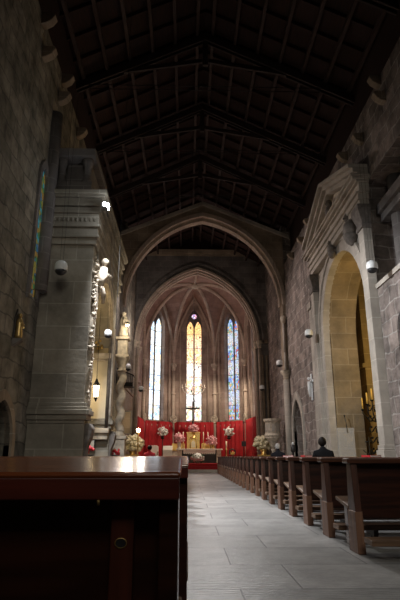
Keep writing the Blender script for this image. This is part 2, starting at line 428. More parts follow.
# ------------------------------------------------------------------ right wall
FR = Frame((XR, 0, 0), (0, 1, 0), (1, 0, 0))   # u = y, w into the wall
def wall_right():
    mb = MB()
    # bay with the portal opening
    panel(mb, FR, 12.3, 19.2, 0, ZW, hole_pts(15.0, 2.25, 0, 4.8, 2.25, 14, True), 0, 1.0)
    # bay with the small pointed doorway
    panel(mb, FR, 19.2, 23.95, 0, ZW, hole_pts(22.5, 1.0, 0, 1.9, 1.35, 10), 0, 1.0)
    mb.box(XR+.75, XR+1.6, YB, 12.3, 0, 11.0)
    mb.box(XR, XR+.75, YB, 12.3, 7.9, ZW)
    mb.box(XR, XR+1.0, 23.95, 30.0, 0, ZW+2.6)
    o = struct(mb.done('wall_right', 'rubble'), 'right nave wall of irregular pinkish rubble stone', 'wall')
    # chapel shell behind the portal
    mb = MB()
    mb.box(XR+1.0, 9.4, 18.6, 19.0, 0, 9); mb.box(XR+1.0, 9.4, 11.2, 11.6, 0, 9); mb.box(9.0, 9.4, 11.6, 18.6, 0, 9); mb.box(XR+1.0, 9.0, 11.6, 18.6, 8.6, 9)
    c = mb.done('chapel_wall', 'ochre', o)
    # inner pier and jamb lining of ochre ashlar
    mb = MB(); mb.box(6.35, 6.95, 18.0, 18.6, 0, 8.6)
    mb.box(6.25, 7.05, 17.95, 18.6, 3.9, 4.05)
    mb.done('chapel_pier', 'ochre', o)
    mb = MB()
    lin = hole_pts(15.0, 2.25, 0, 4.8, 2.25, 16, True); lin_i = hole_pts(15.0, 2.17, 0, 4.8, 2.17, 16, True)
    band(mb, FR, lin_i, lin, .12, 1.05)
    mb.done('arch_lining', 'ochre', o)
    # dark back of the small doorway
    mb = MB(); mb.box(XR+.98, XR+1.2, 21.2, 23.8, 0, 3.5); mb.done('door_back', 'ochre', o)
    mb = MB(); oi = hole_pts(22.5, 1.0, 0, 1.9, 1.35, 10); oo = hole_pts(22.5, 1.22, 0, 1.9, 1.68, 10)
    band(mb, FR, oi, oo, -.07, .12); mb.done('door_arch', 'portal', o, .015)
    # near lower block with the little lancet
    mb = MB(); panel(mb, Frame((XR-.02, 0, 0), (0, 1, 0), (1, 0, 0)), YB, 12.1, 0, 4.9, hole_pts(11.0, .22, 2.9, 3.5, .5, 8), 0, .8)
    mb.done('chapel_block', 'rubble', o)
    mb = MB(); mb.box(XR-.06, XR+.3, YB, 12.16, 4.9, 5.02); mb.done('coping', 'portal', o)
    # string of dark pilaster shafts over the block
    mb = MB(); mb.tube([(XR+.62, 11.75, 5), (XR+.62, 11.75, 8.0)], .22, 12); mb.done('shaft', 'ashlar_dark', o)
    mb = MB(); mb.tube([(XR+.62, 10.9, 5), (XR+.62, 10.9, 8.0)], .22, 12); mb.done('shaft', 'ashlar_dark', o)
    mb = MB(); mb.box(XR+.2, XR+.8, 10.5, 12.2, 7.0, 7.25); mb.box(XR+.3, XR+.8, 10.5, 12.2, 6.8, 7.0); mb.done('impost', 'ashlar_dark', o)
    # corbels
    for y, z in ((10.6, 9.95), (10.45, 9.35), (12.1, 9.3), (13.5, 9.62), (16.4, 9.25), (18.2, 9.7), (19.5, 9.5), (21.6, 9.65)):
        cb = MB(); pr = [(0, 0), (-.10, .02), (-.22, .10), (-.30, .24), (-.25, .30), (-.08, .30), (0, .33)]
        cb.prism([(XR+a, y-.1, z-.2+b) for a, b in pr], (0, .2, 0)); cb.done('corbel', 'ashlar', o, .02)
    # rectangular dark slot niche by the far pilaster and the tall pointed blind recess
    mb = MB(); hp = hole_pts(20.0, .22, 4.4, 6.4, .22, 6, True); hi = hole_pts(20.0, .3, 4.3, 6.4, .34, 6, True)
    mb.box(XR-.03, XR+.02, 19.75, 20.25, 3.2, 3.45); mb.done('ledge', 'portal', o)
    return o
wr = wall_right()

# window in the near block
def simple_pane(name, F, pts, w, mat, parent):
    mb = MB(); solid_outline(mb, F, pts, w, w+.02)
    return mb.done(name, mat, parent)
wn = thing('window_5', 'small lancet of pale green glass low in the near right wall', 'window'); wn['kind'] = 'structure'
simple_pane('pane', FR, hole_pts(11.0, .22, 2.9, 3.5, .5, 8), .04, 'glass_side', wn)
mb = MB(); band(mb, FR, hole_pts(11.0, .19, 2.93, 3.5, .46, 8), hole_pts(11.0, .225, 2.9, 3.5, .505, 8), .0, .1); mb.done('frame', 'ashlar_dark', wn)

# ------------------------------------------------------------------ right portal
def right_portal():
    t = thing('stone_portal', 'pale classical stone portal with broken pediment framing the tall right chapel arch', 'portal', (XR, 14.9, 0))
    F = Frame((0, -14.9+0, 0), (0, 1, 0), (1, 0, 0))
    def L(mb, name, mat, bev=.012): return mb.done(name, mat, t, bev)
    inn = hole_pts(15.0, 2.17, 0, 4.8, 2.17, 18, True); out = hole_pts(15.0, 2.5, 0, 4.8, 2.5, 18, True)
    mb = MB(); band(mb, F, inn, out, -.10, .14); L(mb, 'archivolt', 'portal')
    inn2 = hole_pts(15.0, 2.5, 0, 4.8, 2.5, 18, True); out2 = hole_pts(15.0, 2.62, 0, 4.8, 2.62, 18, True)
    mb = MB(); band(mb, F, inn2, out2, -.15, 0); L(mb, 'arch_moulding', 'portal')
    # spandrel field
    mb = MB(); panel(mb, F, 12.45, 17.5, 3.4, 7.45, [(12.5, 3.4)] + [(15.0+u, 4.8+v) for u, v in pointed(2.55, 2.62, 16, True)] + [(17.5, 3.4)], -.05, 0)
    L(mb, 'spandrel', 'portal', 0)
    for y0, y1 in ((12.12, 12.5), (17.62, 18.0)):
        mb = MB(); y0 -= 14.9; y1 -= 14.9
        mb.box(-.24, 0, y0, y1, 1.0, 6.6); mb.box(-.30, 0, y0-.05, y1+.05, .8, 1.0); mb.box(-.28, 0, y0-.03, y1+.03, 0, .8); mb.box(-.27, 0, y0-.02, y1+.02, 1.0, 1.12)
        L(mb, 'pilaster', 'portal')
        mb = MB(); mb.box(-.28, 0, y0-.04, y1+.04, 6.6, 6.72); mb.box(-.36, 0, y0-.1, y1+.1, 7.12, 7.25)
        mb.hexa([(-.24, y0, 6.72), (0, y0, 6.72), (0, y1, 6.72), (-.24, y1, 6.72)], [(-.36, y0-.1, 7.12), (0, y0-.1, 7.12), (0, y1+.1, 7.12), (-.36, y1+.1, 7.12)])
        L(mb, 'capital', 'carved_dark')
    # outer half pilaster
    mb = MB(); mb.box(-.16, 0, 18.35-14.9, 18.75-14.9, 0, 6.2); mb.box(-.22, 0, 18.28-14.9, 18.82-14.9, 6.2, 6.45); L(mb, 'pilaster', 'portal')
    # entablature
    mb = MB()
    for i, (z0, z1, d) in enumerate(((7.25, 7.42, .26), (7.42, 7.58, .30), (7.58, 7.62, .36), (7.62, 7.86, .28), (7.86, 7.92, .36), (7.92, 8.0, .46), (8.0, 8.06, .52))):
        e = .04*i
        mb.box(-d, 0, 12.1-14.9-e, 17.7-14.9+e, z0, z1)
    L(mb, 'entablature', 'portal')
    # raking cornices
    ya, yb, yt, za, zt = 11.95-14.9, 17.75-14.9, 0.0, 8.06, 9.42
    for s in (0, 1):
        mb = MB(); y0 = ya if s == 0 else yb
        for (d, k0, k1) in ((.30, -.34, -.2), (.42, -.2, -.08), (.54, -.08, .04)):
            mb.hexa([(-d, y0, za+k0+.3), (0, y0, za+k0+.3), (0, y0, za+k1+.3), (-d, y0, za+k1+.3)], [(-d, yt, zt+k0), (0, yt, zt+k0), (0, yt, zt+k1), (-d, yt, zt+k1)])
        L(mb, 'raking_cornice', 'portal')
    mb = MB(); mb.prism([(-.06, ya+.4, 8.06), (-.06, yb-.4, 8.06), (-.06, yt, 9.15)], (.06, 0, 0)); L(mb, 'tympanum', 'carved', 0)
    # carved busts
    def bust(y, z, s, d):
        mb = MB(); x = -d
        mb.ball((x, y, z+.36*s), .13*s, 10, 8, 1, .9, 1.2); mb.ball((x, y, z+.05*s), .24*s, 10, 8, .7, 1.1, .95)
        mb.lathe([(.02, -.42*s), (.12*s, -.34*s), (.2*s, -.16*s), (.14*s, -.05*s)], (x+.02, y, z), 10)
        mb.ball((x-.12*s, y, z+.34*s), .035*s, 6, 5); mb.ball((x, y-.14*s, z+.2*s), .08*s, 6, 5); mb.ball((x, y+.14*s, z+.2*s), .08*s, 6, 5)
        L(mb, 'carved_bust', 'carved_dark', 0)
    bust(15.0-14.9, 8.5, .85, .2); bust(13.2-14.9, 7.0, 1.1, .22); bust(15.0-14.9, 7.15, .7, .25)
    return t
right_portal()

# ------------------------------------------------------------------ left wall
FL = Frame((XL, 0, 0), (0, 1, 0), (-1, 0, 0))
def wall_left():
    mb = MB()
    panel(mb, FL, YB, 9.77, 0, ZW, hole_pts(9.0, .62, 0, 1.05, .75, 8), 0, .9)
    panel(mb, FL, 9.77, 10.9, 0, ZW, hole_pts(10.02, .22, 4.0, 6.6, .35, 8), 0, .9)
    mb.box(XL-.9, XL, 13.9, 30.0, 0, ZW); mb.box(XL-.9, XL, 10.9, 13.9, 6.3, ZW)
    mb.box(XL-.9, XL, 24.5, 30.0, ZW, ZW+2.6)
    o = struct(mb.done('wall_left', 'rubble_left'), 'left nave wall of dark grey weathered stone', 'wall')
    mb = MB(); mb.box(XL-.9, XL-.75, 8.3, 9.7, 0, 2.2); mb.done('niche_back', 'rubble_left', o)
    mb = MB(); band(mb, FL, hole_pts(9.0, .62, 0, 1.05, .75, 8), hole_pts(9.0, .77, 0, 1.05, .93, 8), -.05, .1); mb.done('niche_arch', 'ashlar', o, .01)
    mb = MB(); band(mb, FL, hole_pts(10.02, .22, 4.0, 6.6, .35, 8), hole_pts(10.02, .36, 3.86, 6.6, .55, 8), -.05, .05); mb.done('window_surround', 'ashlar_dark', o, .01)
    # tall engaged shaft in the corner by the pier
    mb = MB(); mb.tube([(XL+.05, 10.35, 4.2), (XL+.05, 10.35, 8.6)], .16, 12); mb.done('shaft', 'ashlar_dark', o)
    for y, z in ((8.9, 9.95), (9.15, 9.3), (10.75, 9.95), (10.6, 9.3), (12.6, 9.7), (14.5, 9.7)):
        cb = MB(); pr = [(0, 0), (.10, .02), (.22, .10), (.30, .24), (.25, .30), (.08, .30), (0, .33)]
        cb.prism([(XL+a, y-.1, z-.2+b) for a, b in pr], (0, .2, 0)); cb.done('corbel', 'ashlar', o, .02)
    return o
wl = wall_left()
wn = thing('window_4', 'narrow amber and teal stained slit window high in the left wall', 'window'); wn['kind'] = 'structure'
simple_pane('pane', FL, hole_pts(10.02, .22, 4.0, 6.6, .35, 8), .015, 'glass_slit', wn)

mb = MB(); mb.box(XL-.9, XR+1.6, YB-.6, YB, 0, 14)
struct(mb.done('wall_back', 'ashlar'), 'west wall behind the pews, out of frame', 'wall')

# ------------------------------------------------------------------ left chapel portal (pier + arch)
def left_portal():
    t = thing('chapel_portal', 'tall grey classical stone pier and carved arch projecting from the left wall', 'portal', (-2.6, 10.5, 0))
    ox, oy = -2.6, 10.5
    def B(mb, x0, x1, y0, y1, z0, z1): mb.box(x0-ox, x1-ox, y0-oy, y1-oy, z0, z1)
    def L(mb, name, mat, bev=.012): return mb.done(name, mat, t, bev)
    def pier(y0, y1, x0):
        mb = MB(); B(mb, x0, -2.06, y0+.04, y1, 0, 1.5); L(mb, 'pedestal', 'pierstone')
        mb = MB()
        for z0, z1, d in ((1.5, 1.56, .0), (1.56, 1.66, .05), (1.66, 1.76, .1), (1.76, 1.82, .06), (1.82, 1.90, .02)):
            B(mb, x0, -2.06+d, y0-d, y1, z0, z1)
        L(mb, 'base_moulding', 'pierstone')
        mb = MB(); B(mb, x0, -2.1, y0+.04, y1, 1.9, 5.35); L(mb, 'shaft', 'pierstone')
        mb = MB()   # aisle-side corbelled volute of the pedestal
        pr = [(-2.06, 0), (-2.06, 1.5), (-1.96, 1.5), (-1.9, 1.4), (-1.93, 1.22), (-2.0, 1.05), (-2.02, .8), (-2.0, .5), (-1.98, .3), (-2.0, 0)]
        mb.prism([(x-ox, y0+.1-oy, z) for x, z in pr], (0, .3, 0)); L(mb, 'volute', 'carved_dark', .02)
    pier(10.5, 10.95, -3.2); pier(13.9, 14.4, -3.2)
    F = Frame((-2.06-ox, -oy, 0), (0, 1, 0), (-1, 0, 0))
    mb = MB(); panel(mb, F, 10.95, 13.9, 3.4, 5.35, [(10.96, 3.4)] + [(12.42+u, 3.55+v) for u, v in pointed(1.45, 1.5, 12, True)] + [(13.89, 3.4)], 0, .5); L(mb, 'spandrel', 'pierstone', 0)
    # carved jamb and archivolt standing proud of the arch
    mb = MB(); band(mb, F, hole_pts(12.42, 1.44, 1.9, 3.55, 1.49, 14, True), hole_pts(12.42, 1.78, 1.9, 3.55, 1.75, 14, True), -.02, .1); L(mb, 'archivolt', 'carved', .01)
    random.seed(3); mb = MB()
    for i in range(80):
        z = 1.95 + i*.04
        mb.ico((-2.05-ox + random.uniform(-.02, .02), 10.72-oy+random.uniform(-.15, .15), z), random.uniform(.025, .055), 1, .45)
    L(mb, 'carved_foliage', 'carved', 0)
    # carved figure in the spandrel with outstretched wing
    mb = MB(); x = -1.99-ox
    mb.tube([(x, 11.0-oy, 4.55), (x+.03, 11.02-oy, 4.8), (x+.05, 11.05-oy, 5.0)], [.07, .12, .09], 8); mb.ball((x+.07, 11.05-oy, 5.15), .09, 8, 6)
    mb.tube([(x, 11.05-oy, 4.9), (x+.08, 11.5-oy, 4.95), (x+.12, 11.8-oy, 5.05)], [.05, .07, .03], 8)
    mb.tube([(x, 11.0-oy, 4.6), (x+.05, 11.2-oy, 4.4), (x+.02, 11.35-oy, 4.25)], [.07, .06, .04], 8)
    L(mb, 'carved_figure', 'carved', 0)
    # entablature returns along the aisle side
    mb = MB()
    for z0, z1, d in ((5.35, 5.5, .02), (5.5, 5.56, .08), (5.56, 5.74, .04), (5.74, 5.80, .10), (5.80, 6.08, .05), (6.08, 6.14, .10)):
        B(mb, -3.2, -2.06+d, 10.5-d, 14.4+d, z0, z1)
    L(mb, 'architrave', 'pierstone')
    mb = MB()
    for z0, z1, d in ((6.14, 6.24, .06), (6.24, 6.32, .14), (6.32, 6.44, .10), (6.44, 6.50, .18), (6.50, 6.60, .22)):
        B(mb, -3.2, -2.06+d, 10.5-d, 14.4+d, z0, z1)
    for i in range(13):
        B(mb, -3.1+i*.08, -3.06+i*.08, 10.38, 10.5, 6.24, 6.31)
    L(mb, 'cornice', 'pierstone', .008)
    mb = MB()
    for i in range(11):
        mb.ball((-3.1+i*.1-ox, 10.44-oy, 5.93), .035, 6, 5, 1, .6, 1.6)
    L(mb, 'frieze_carving', 'pierstone', 0)
    # attic aedicule with two little columns
    mb = MB(); B(mb, -3.15, -2.35, 10.9, 12.2, 6.6, 7.6); B(mb, -3.2, -2.2, 10.5, 12.3, 7.6, 7.8); B(mb, -3.2, -2.25, 10.55, 12.2, 6.6, 6.95); L(mb, 'attic', 'ashlar_dark')
    for x in (-3.0, -2.4):
        mb = MB(); mb.lathe([(.13, 6.95), (.13, 7.05), (.09, 7.1), (.085, 7.4), (.12, 7.48), (.14, 7.6)], (x-ox, 10.72-oy, 0), 14); L(mb, 'attic_column', 'ashlar_dark', 0)
    # chapel interior: far wall with painted field, mouldings
    mb = MB(); B(mb, -5.6, -3.2, 13.9, 14.3, 0, 6.3); B(mb, -5.6, -5.3, 10.9, 13.9, 0, 6.3); B(mb, -5.3, -3.2, 10.6, 10.9, 0, 6.3); B(mb, -5.3, -3.2, 10.9, 13.9, 6.1, 6.3)
    L(mb, 'chapel_lining', 'plaster', 0)
    mb = MB(); B(mb, -3.2, -2.15, 13.86, 13.92, 1.6, 3.42); L(mb, 'plaster_field', 'plaster', .005)
    mb = MB(); B(mb, -3.2, -2.15, 13.86, 13.92, 3.55, 5.3); L(mb, 'painted_field', 'fresco', .005)
    mb = MB(); B(mb, -3.2, -2.08, 13.74, 13.9, 3.40, 3.55); B(mb, -3.2, -2.1, 13.79, 13.9, 3.34, 3.40); L(mb, 'string_moulding', 'carved')
    mb = MB(); B(mb, -3.2, -2.05, 13.72, 13.9, 1.44, 1.56); B(mb, -3.2, -2.08, 13.78, 13.9, 1.28, 1.44); L(mb, 'dado_moulding', 'carved')
    for z in (4.2, 4.65, 3.9):       # faded garland painted in relief
        mb = MB()
        for k in range(12): mb.ico((-2.45-ox+.1*math.sin(k*1.1), 13.86-oy, z-.2+.036*k), random.uniform(.045, .065), 1, .3)
        L(mb, 'relief_garland', 'brass', 0)
    # slim dark shafts beside the far pier
    mb = MB(); mb.tube([(-2.12-ox, 13.78-oy, 1.56), (-2.12-ox, 13.78-oy, 5.3)], .045, 8); L(mb, 'jamb_shaft', 'carved_dark', 0)
    return t
left_portal()

# floodlight on the cornice
t = thing('floodlight', 'bright white floodlight clamped on the left pier cornice', 'lamp', (-1.80, 10.16, 5.98))
mb = MB(); mb.box(-.10, .02, -.10, .10, .07, .2); mb.done('housing', 'black', t, .01)
mb = MB(); mb.box(-.06, -.03, .0, .5, .12, .15); mb.box(-.06, .0, -.02, .02, .1, .15); mb.done('bracket', 'black', t)
mb = MB(); mb.box(.02, .045, -.085, .085, .085, .185); le = mb.done('lens', 'lamp_cold', t)
mb = MB(); mb.box(-.07, .0, -.115, -.10, .10, .17); mb.done('front_lens', 'lamp_cold', t)

# lantern in the chapel
def lantern():
    t = thing('hanging_lantern', 'lit six-sided glass lantern hanging inside the left chapel arch', 'lantern', (-2.36, 13.35, 2.22))
    mb = MB(); mb.lathe([(.075, .12), (.10, .48)], n=6); mb.done('glass', 'lantern', t)
    mb = MB(); mb.lathe([(.10, .48), (.12, .5), (.05, .62), (.02, .70)], n=6); mb.lathe([(.012, -.02), (.03, .02), (.05, .08), (.08, .12)], n=6)
    for k in range(6):
        a = 2*PI*k/6; mb.tube([(.078*math.cos(a), .078*math.sin(a), .12), (.103*math.cos(a), .103*math.sin(a), .48)], .008, 5)
    mb.done('frame', 'iron', t)
    mb = MB(); mb.tube([(0, 0, .7), (0, 0, 4.6)], .008, 5); mb.done('chain', 'iron', t); t.scale = (.82, .82, .82)
lantern()
t = thing('wall_notice', 'small dark framed notice with a pale sheet on the left chapel wall', 'notice', (-2.46, 13.84, 1.02))
mb = MB(); mb.box(-.08, .08, -.03, .02, 0, .32); mb.done('frame', 'darkframe', t, .006)
mb = MB(); mb.box(-.045, .045, -.035, -.029, .06, .24); mb.done('sheet', 'paper', t)
t = thing('wall_light', 'small white strip light above the framed notice', 'lamp', (-2.46, 13.84, 1.37)); mb = MB(); mb.box(-.09, .09, -.05, .02, 0, .05); mb.done('cover', 'white', t, .01)

def poinsettia(x, y, z, label, rz=0):
    t = thing('poinsettia_trough', label, 'plant', (x, y, z), rz, 'red flower troughs by the left chapel')
    mb = MB(); mb.hexa([(-.26, -.09, 0), (.26, -.09, 0), (.26, .09, 0), (-.26, .09, 0)], [(-.3, -.11, .2), (.3, -.11, .2), (.3, .11, .2), (-.3, .11, .2)]); mb.done('trough', 'darkframe', t, .01)
    mb = MB()
    for k in range(26): mb.ico((random.uniform(-.3, .3), random.uniform(-.1, .1), random.uniform(.22, .33)), random.uniform(.035, .06), 1, .35)
    mb.mi = 1
    for k in range(8): mb.ico((random.uniform(-.3, .3), random.uniform(-.12, .1), random.uniform(.22, .36)), .02, 1, .2)
    mb.done('blossoms', ['bookred', 'gold'], t)
for x, y, lab in ((-2.3, 11.5, 'red flower trough on a pedestal just inside the near side of the left chapel arch'), (-2.2, 14.95, 'red flower trough on a pedestal beyond the left chapel arch')):
    p = thing('flower_pedestal', 'dark pedestal carrying the ' + ('near' if y < 12 else 'far') + ' red flower trough at the left chapel', 'pedestal', (x, y, 0))
    mb = MB(); mb.box(-.28, .28, -.1, .1, 0, .66); mb.box(-.32, .32, -.13, .13, .66, .7); mb.done('block', 'darkframe', p, .01)
    poinsettia(x, y, .7, lab)

# little gilt statue on the left wall
t = thing('gilt_statue', 'small gilded saint statue on a bracket on the left wall', 'statue', (XL, 9.25, 2.8))
mb = MB(); mb.prism([(0, -.12, -.02), (.2, -.1, .1), (.2, -.1, .14), (0, -.12, .14)], (0, .22, 0)); mb.done('bracket', 'carved_dark', t, .01)
mb = MB(); mb.lathe([(.085, .14), (.095, .2), (.075, .34), (.085, .46), (.06, .53), (.03, .55)], (.1, 0, 0), 12); mb.ball((.1, 0, .6), .048, 10, 8)
mb.tube([(.12, -.07, .48), (.19, -.05, .40), (.2, .01, .42)], .022, 6); mb.tube([(.12, .07, .48), (.19, .05, .36), (.2, .0, .36)], .022, 6); mb.done('figure', 'brass', t); t.scale = (.8, .7, .95)
mb = MB(); mb.prism([(0.01, -.13, .14), (0.01, .13, .14), (0.01, .13, .55), (0.01, 0, .74), (0.01, -.13, .55)], (.03, 0, 0)); mb.done('backboard', 'darkframe', t, .008)

# twisted column, statue, lamp of the altarpiece beyond
def twisted():
    t = thing('twisted_column', 'cream spiral altar column standing beyond the left chapel arch', 'column', (-2.06, 16, 0))
    mb = MB(); mb.box(-.2, .2, -.2, .2, 0, 1.35); mb.box(-.24, .24, -.24, .24, 1.35, 1.45); mb.box(-.22, .22, -.22, .22, 0, .2); mb.done('pedestal', 'carved', t, .015)
    mb = MB(); pts = []
    for i in range(61):
        z = 1.55 + 1.85*i/60; a = 2*PI*3.4*i/60
        pts.append((.042*math.cos(a), .042*math.sin(a), z))
    mb.tube(pts, .118, 14); mb.lathe([(.17, 1.45), (.17, 1.5), (.13, 1.53), (.13, 1.58)], n=16); mb.done('shaft', 'carved', t)
    mb = MB(); mb.lathe([(.12, 3.38), (.16, 3.42), (.12, 3.46), (.13, 3.6), (.22, 3.78), (.24, 3.84), (.18, 3.84)], n=16); mb.box(-.2, .2, -.2, .2, 3.84, 3.92); mb.box(-.15, .15, -.15, .15, 3.92, 4.4); mb.box(-.21, .21, -.21, .21, 4.4, 4.48); mb.done('capital', 'carved', t, .01)
    return t
twisted()
t = thing('altarpiece', 'dark carved side altarpiece against the left wall beyond the spiral column', 'altarpiece', (XL, 15.9, 0))
mb = MB(); mb.box(0, .6, .2, 2.6, 0, 1.3); mb.done('predella', 'carved', t, .02)
mb = MB(); mb.box(0, .35, .2, 2.6, 1.3, 4.6); mb.done('panel', 'ashlar', t, .02)
mb = MB(); mb.box(0, .55, .1, 2.7, 4.6, 4.8); mb.prism([(0, .1, 4.8), (0, 2.7, 4.8), (0, 1.4, 5.6)], (.4, 0, 0)); mb.done('gable', 'carved', t, .02)
t = thing('saint_statue', 'pale carved saint standing on top of the spiral column', 'statue', (-2.06, 16, 4.48))
mb = MB(); mb.lathe([(.16, 0), (.17, .08), (.12, .35), (.14, .55), (.10, .68), (.04, .72)], n=14); mb.ball((0, 0, .8), .075, 10, 8); mb.tube([(.0, -.12, .62), (.02, -.2, .45), (.06, -.2, .38)], .035, 7); mb.tube([(.0, .12, .62), (.1, .1, .5), (.14, 0, .52)], .035, 7); mb.done('figure', 'carved', t)
t = thing('spot_lamp', 'small bright lamp on an arm beside the saint above the spiral column', 'lamp', (-1.92, 15.7, 4.86))
mb = MB(); mb.lathe([(.06, .05), (.075, 0), (.06, -.02)], n=12); mb.tube([(0, 0, .05), (-.04, .2, .05)], .015, 6); mb.done('housing', 'black', t)
mb = MB(); mb.ball((0, 0, -.02), .06, 12, 8); mb.done('bulb', 'lamp_warm', t)

# ------------------------------------------------------------------ nave arch
FA = Frame((0, Y1, 0), (1, 0, 0), (0, 1, 0))
def gable(c, zt, slope): return lambda u: zt - slope*abs(u-c)
mb = MB()
harch = [(.72+u, v) for u, v in [( -3.93, 0)] + [(a, 8.0+b) for a, b in pointed(3.93, 4.7, 20)] + [(3.93, 0)]]
xs = sorted(set([h[0] for h in harch]))
panel(mb, FA, XL-.6, XR+.8, 0, gable(.72, 13.42, .42), harch, 0, .8)
na = struct(mb.done('wall_nave_arch', 'ashlar'), 'brown stone gable wall with the large pointed nave arch', 'wall')
mb = MB(); i1 = [(.72+a, 8.0+b) for a, b in pointed(3.93, 4.7, 20)]; o1 = [(.72+a, 8.0+b) for a, b in pointed(4.1, 4.92, 20)]; o2 = [(.72+a, 8.0+b) for a, b in pointed(4.35, 5.2, 20)]
band(mb, FA, i1, o1, -.12, .05); mb.done('arch_moulding', 'rib', na, .02)
mb = MB(); band(mb, FA, [(.72+a, 8.0+b) for a, b in pointed(3.83, 4.58, 20)], i1, .2, .6); mb.done('arch_rib', 'rib', na, .03)
mb = MB()
for s in (-1, 1):
    mb.hexa([FA.p(.72, 13.35, -.16), FA.p(.72, 13.35, .9), FA.p(.72, 13.52, .9), FA.p(.72, 13.52, -.16)], [FA.p(.72+s*4.4, 13.35-.42*4.4, -.16), FA.p(.72+s*4.4, 13.35-.42*4.4, .9), FA.p(.72+s*4.4, 13.52-.42*4.4, .9), FA.p(.72+s*4.4, 13.52-.42*4.4, -.16)])
mb.done('coping', 'portal', na)
# slender responds with carved brackets
for x, z0 in ((XL-.02, 0), (XR-.16, 0)):
    mb = MB(); mb.tube([(x, Y1-.06, 5.6), (x, Y1-.06, 7.1)], .06, 10); mb.tube([(x, Y1-.1, 0.3), (x, Y1-.1, 4.3)], .15, 12); mb.tube([(x, Y1-.06, 4.5), (x, Y1-.06, 5.7)], .05, 10)
    mb.lathe([(.22, 0), (.22, .2), (.16, .3)], (x, Y1-.1, 0), 14); mb.done('respond', 'portal', na)
    mb = MB(); mb.lathe([(.06, 4.25), (.13, 4.35), (.16, 4.5), (.27, 4.62), (.27, 4.72), (.05, 4.74)], (x, Y1-.1, 0), 12); mb.lathe([(.05, 7.0), (.12, 7.1), (.16, 7.3), (.1, 7.4)], (x, Y1-.06, 0), 12); mb.done('capital', 'carved', na)

# ------------------------------------------------------------------ chancel arch wall
CX = .56
FC = Frame((0, Y2, 0), (1, 0, 0), (0, 1, 0))
mb = MB()
ZC, RC = 7.4, 4.6
hch = [(CX-3.62, 0)] + [(CX+a, ZC+b) for a, b in pointed(3.62, RC, 20)] + [(CX+3.62, 0)]
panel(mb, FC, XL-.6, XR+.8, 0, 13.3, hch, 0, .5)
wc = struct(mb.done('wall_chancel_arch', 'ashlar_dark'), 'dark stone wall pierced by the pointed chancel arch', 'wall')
for k, (a, b, w0, w1, mt) in enumerate(((3.62, 3.74, -.16, .1, 'rib'), (3.54, 3.62, .08, .25, 'rib'), (3.48, 3.55, .3, .5, 'rib'), (3.92, 4.04, -.1, .05, 'ashlar_dark'))):
    mb = MB(); r = lambda q: RC + (q-3.62)*1.2
    band(mb, FC, [(CX+u, ZC+v) for u, v in pointed(a, r(a), 20)], [(CX+u, ZC+v) for u, v in pointed(b, r(b), 20)], w0, w1); mb.done('arch_moulding', mt, wc, .03)
mb = MB(); mb.box(XL, XR, Y2-.16, Y2, 13.1, 13.34); mb.box(XL, XR, Y2-.10, Y2, 12.95, 13.1); mb.done('cornice', 'ashlar', wc)
for x in (CX-3.74, CX-3.56, CX+3.56, CX+3.74):
    mb = MB(); mb.tube([(x, Y2-.02 if abs(x-CX) > 3.65 else Y2+.2, .44), (x, Y2-.02 if abs(x-CX) > 3.65 else Y2+.2, 7.3)], .10, 12); mb.done('shaft', 'rib', wc)
    mb = MB(); mb.lathe([(.10, 7.05), (.12, 7.12), (.14, 7.28), (.2, 7.4), (.2, 7.5)], (x, Y2-.02 if abs(x-CX) > 3.65 else Y2+.2, 0), 12); mb.done('capital', 'carved', wc)
# clustered half shafts on the flanking wall faces
for x in (-3.02, 4.45, 4.7):
    mb = MB(); mb.tube([(x, Y2-.04, 0), (x, Y2-.04, 6.6)], .08, 10); mb.done('wall_shaft', 'ashlar', wc)
mb = MB(); mb.box(CX+3.8, XR, Y2-.1, Y2, 7.35, 7.55); mb.box(XL, CX-3.8, Y2-.1, Y2, 7.35, 7.55); mb.done('impost', 'ashlar', wc)

# ------------------------------------------------------------------ apse
C = [(-3.12, Y2+.5), (-3.02, 34.4), (-1.05, 36.5), (1.98, 36.5), (4.0, 34.4), (4.25, Y2+.5)]
BOSS = Vector((.46, 33.3, 12.2)); ZS = 7.2
APEX = [11.6, 12.0, 12.2, 12.0, 11.6]
WIN = [None, (.68, 3.22, 9.75, 1.25), (.58, 3.22, 10.0, 1.38), (.66, 3.22, 9.75, 1.25), (.55, 3.25, 9.3, 1.1)]   # half width, sill, spring, rise
wins = ['', 'glass_left', 'glass_mid', 'glass_right', 'glass_side']
faces = []
def seg_form(F, W, za, n=16):
    return [(W/2+u, ZS+v) for u, v in pointed(W/2, za-ZS, n//2)]
apse_o = None
vault = thing('ceiling_vault', 'ribbed stone vault over the apse', 'vault'); vault['kind'] = 'structure'
def ribpt(c, u):
    """quarter-ellipse from the springer at c to the boss"""
    a = u*PI/2
    p = Vector((c[0], c[1], ZS)); h = BOSS - p
    k = 1-math.cos(a)
    return Vector((p.x + h.x*k, p.y + h.y*k, p.z + h.z*math.sin(a)))
labels_w = ['', 'left apse window of two blown-out pale blue and white lancets', 'central apse window of two amber and white lancets under a round light', 'right apse window of two blue lancets with red and green figures', 'sliver of side chancel window with blue glass at the right of the apse']
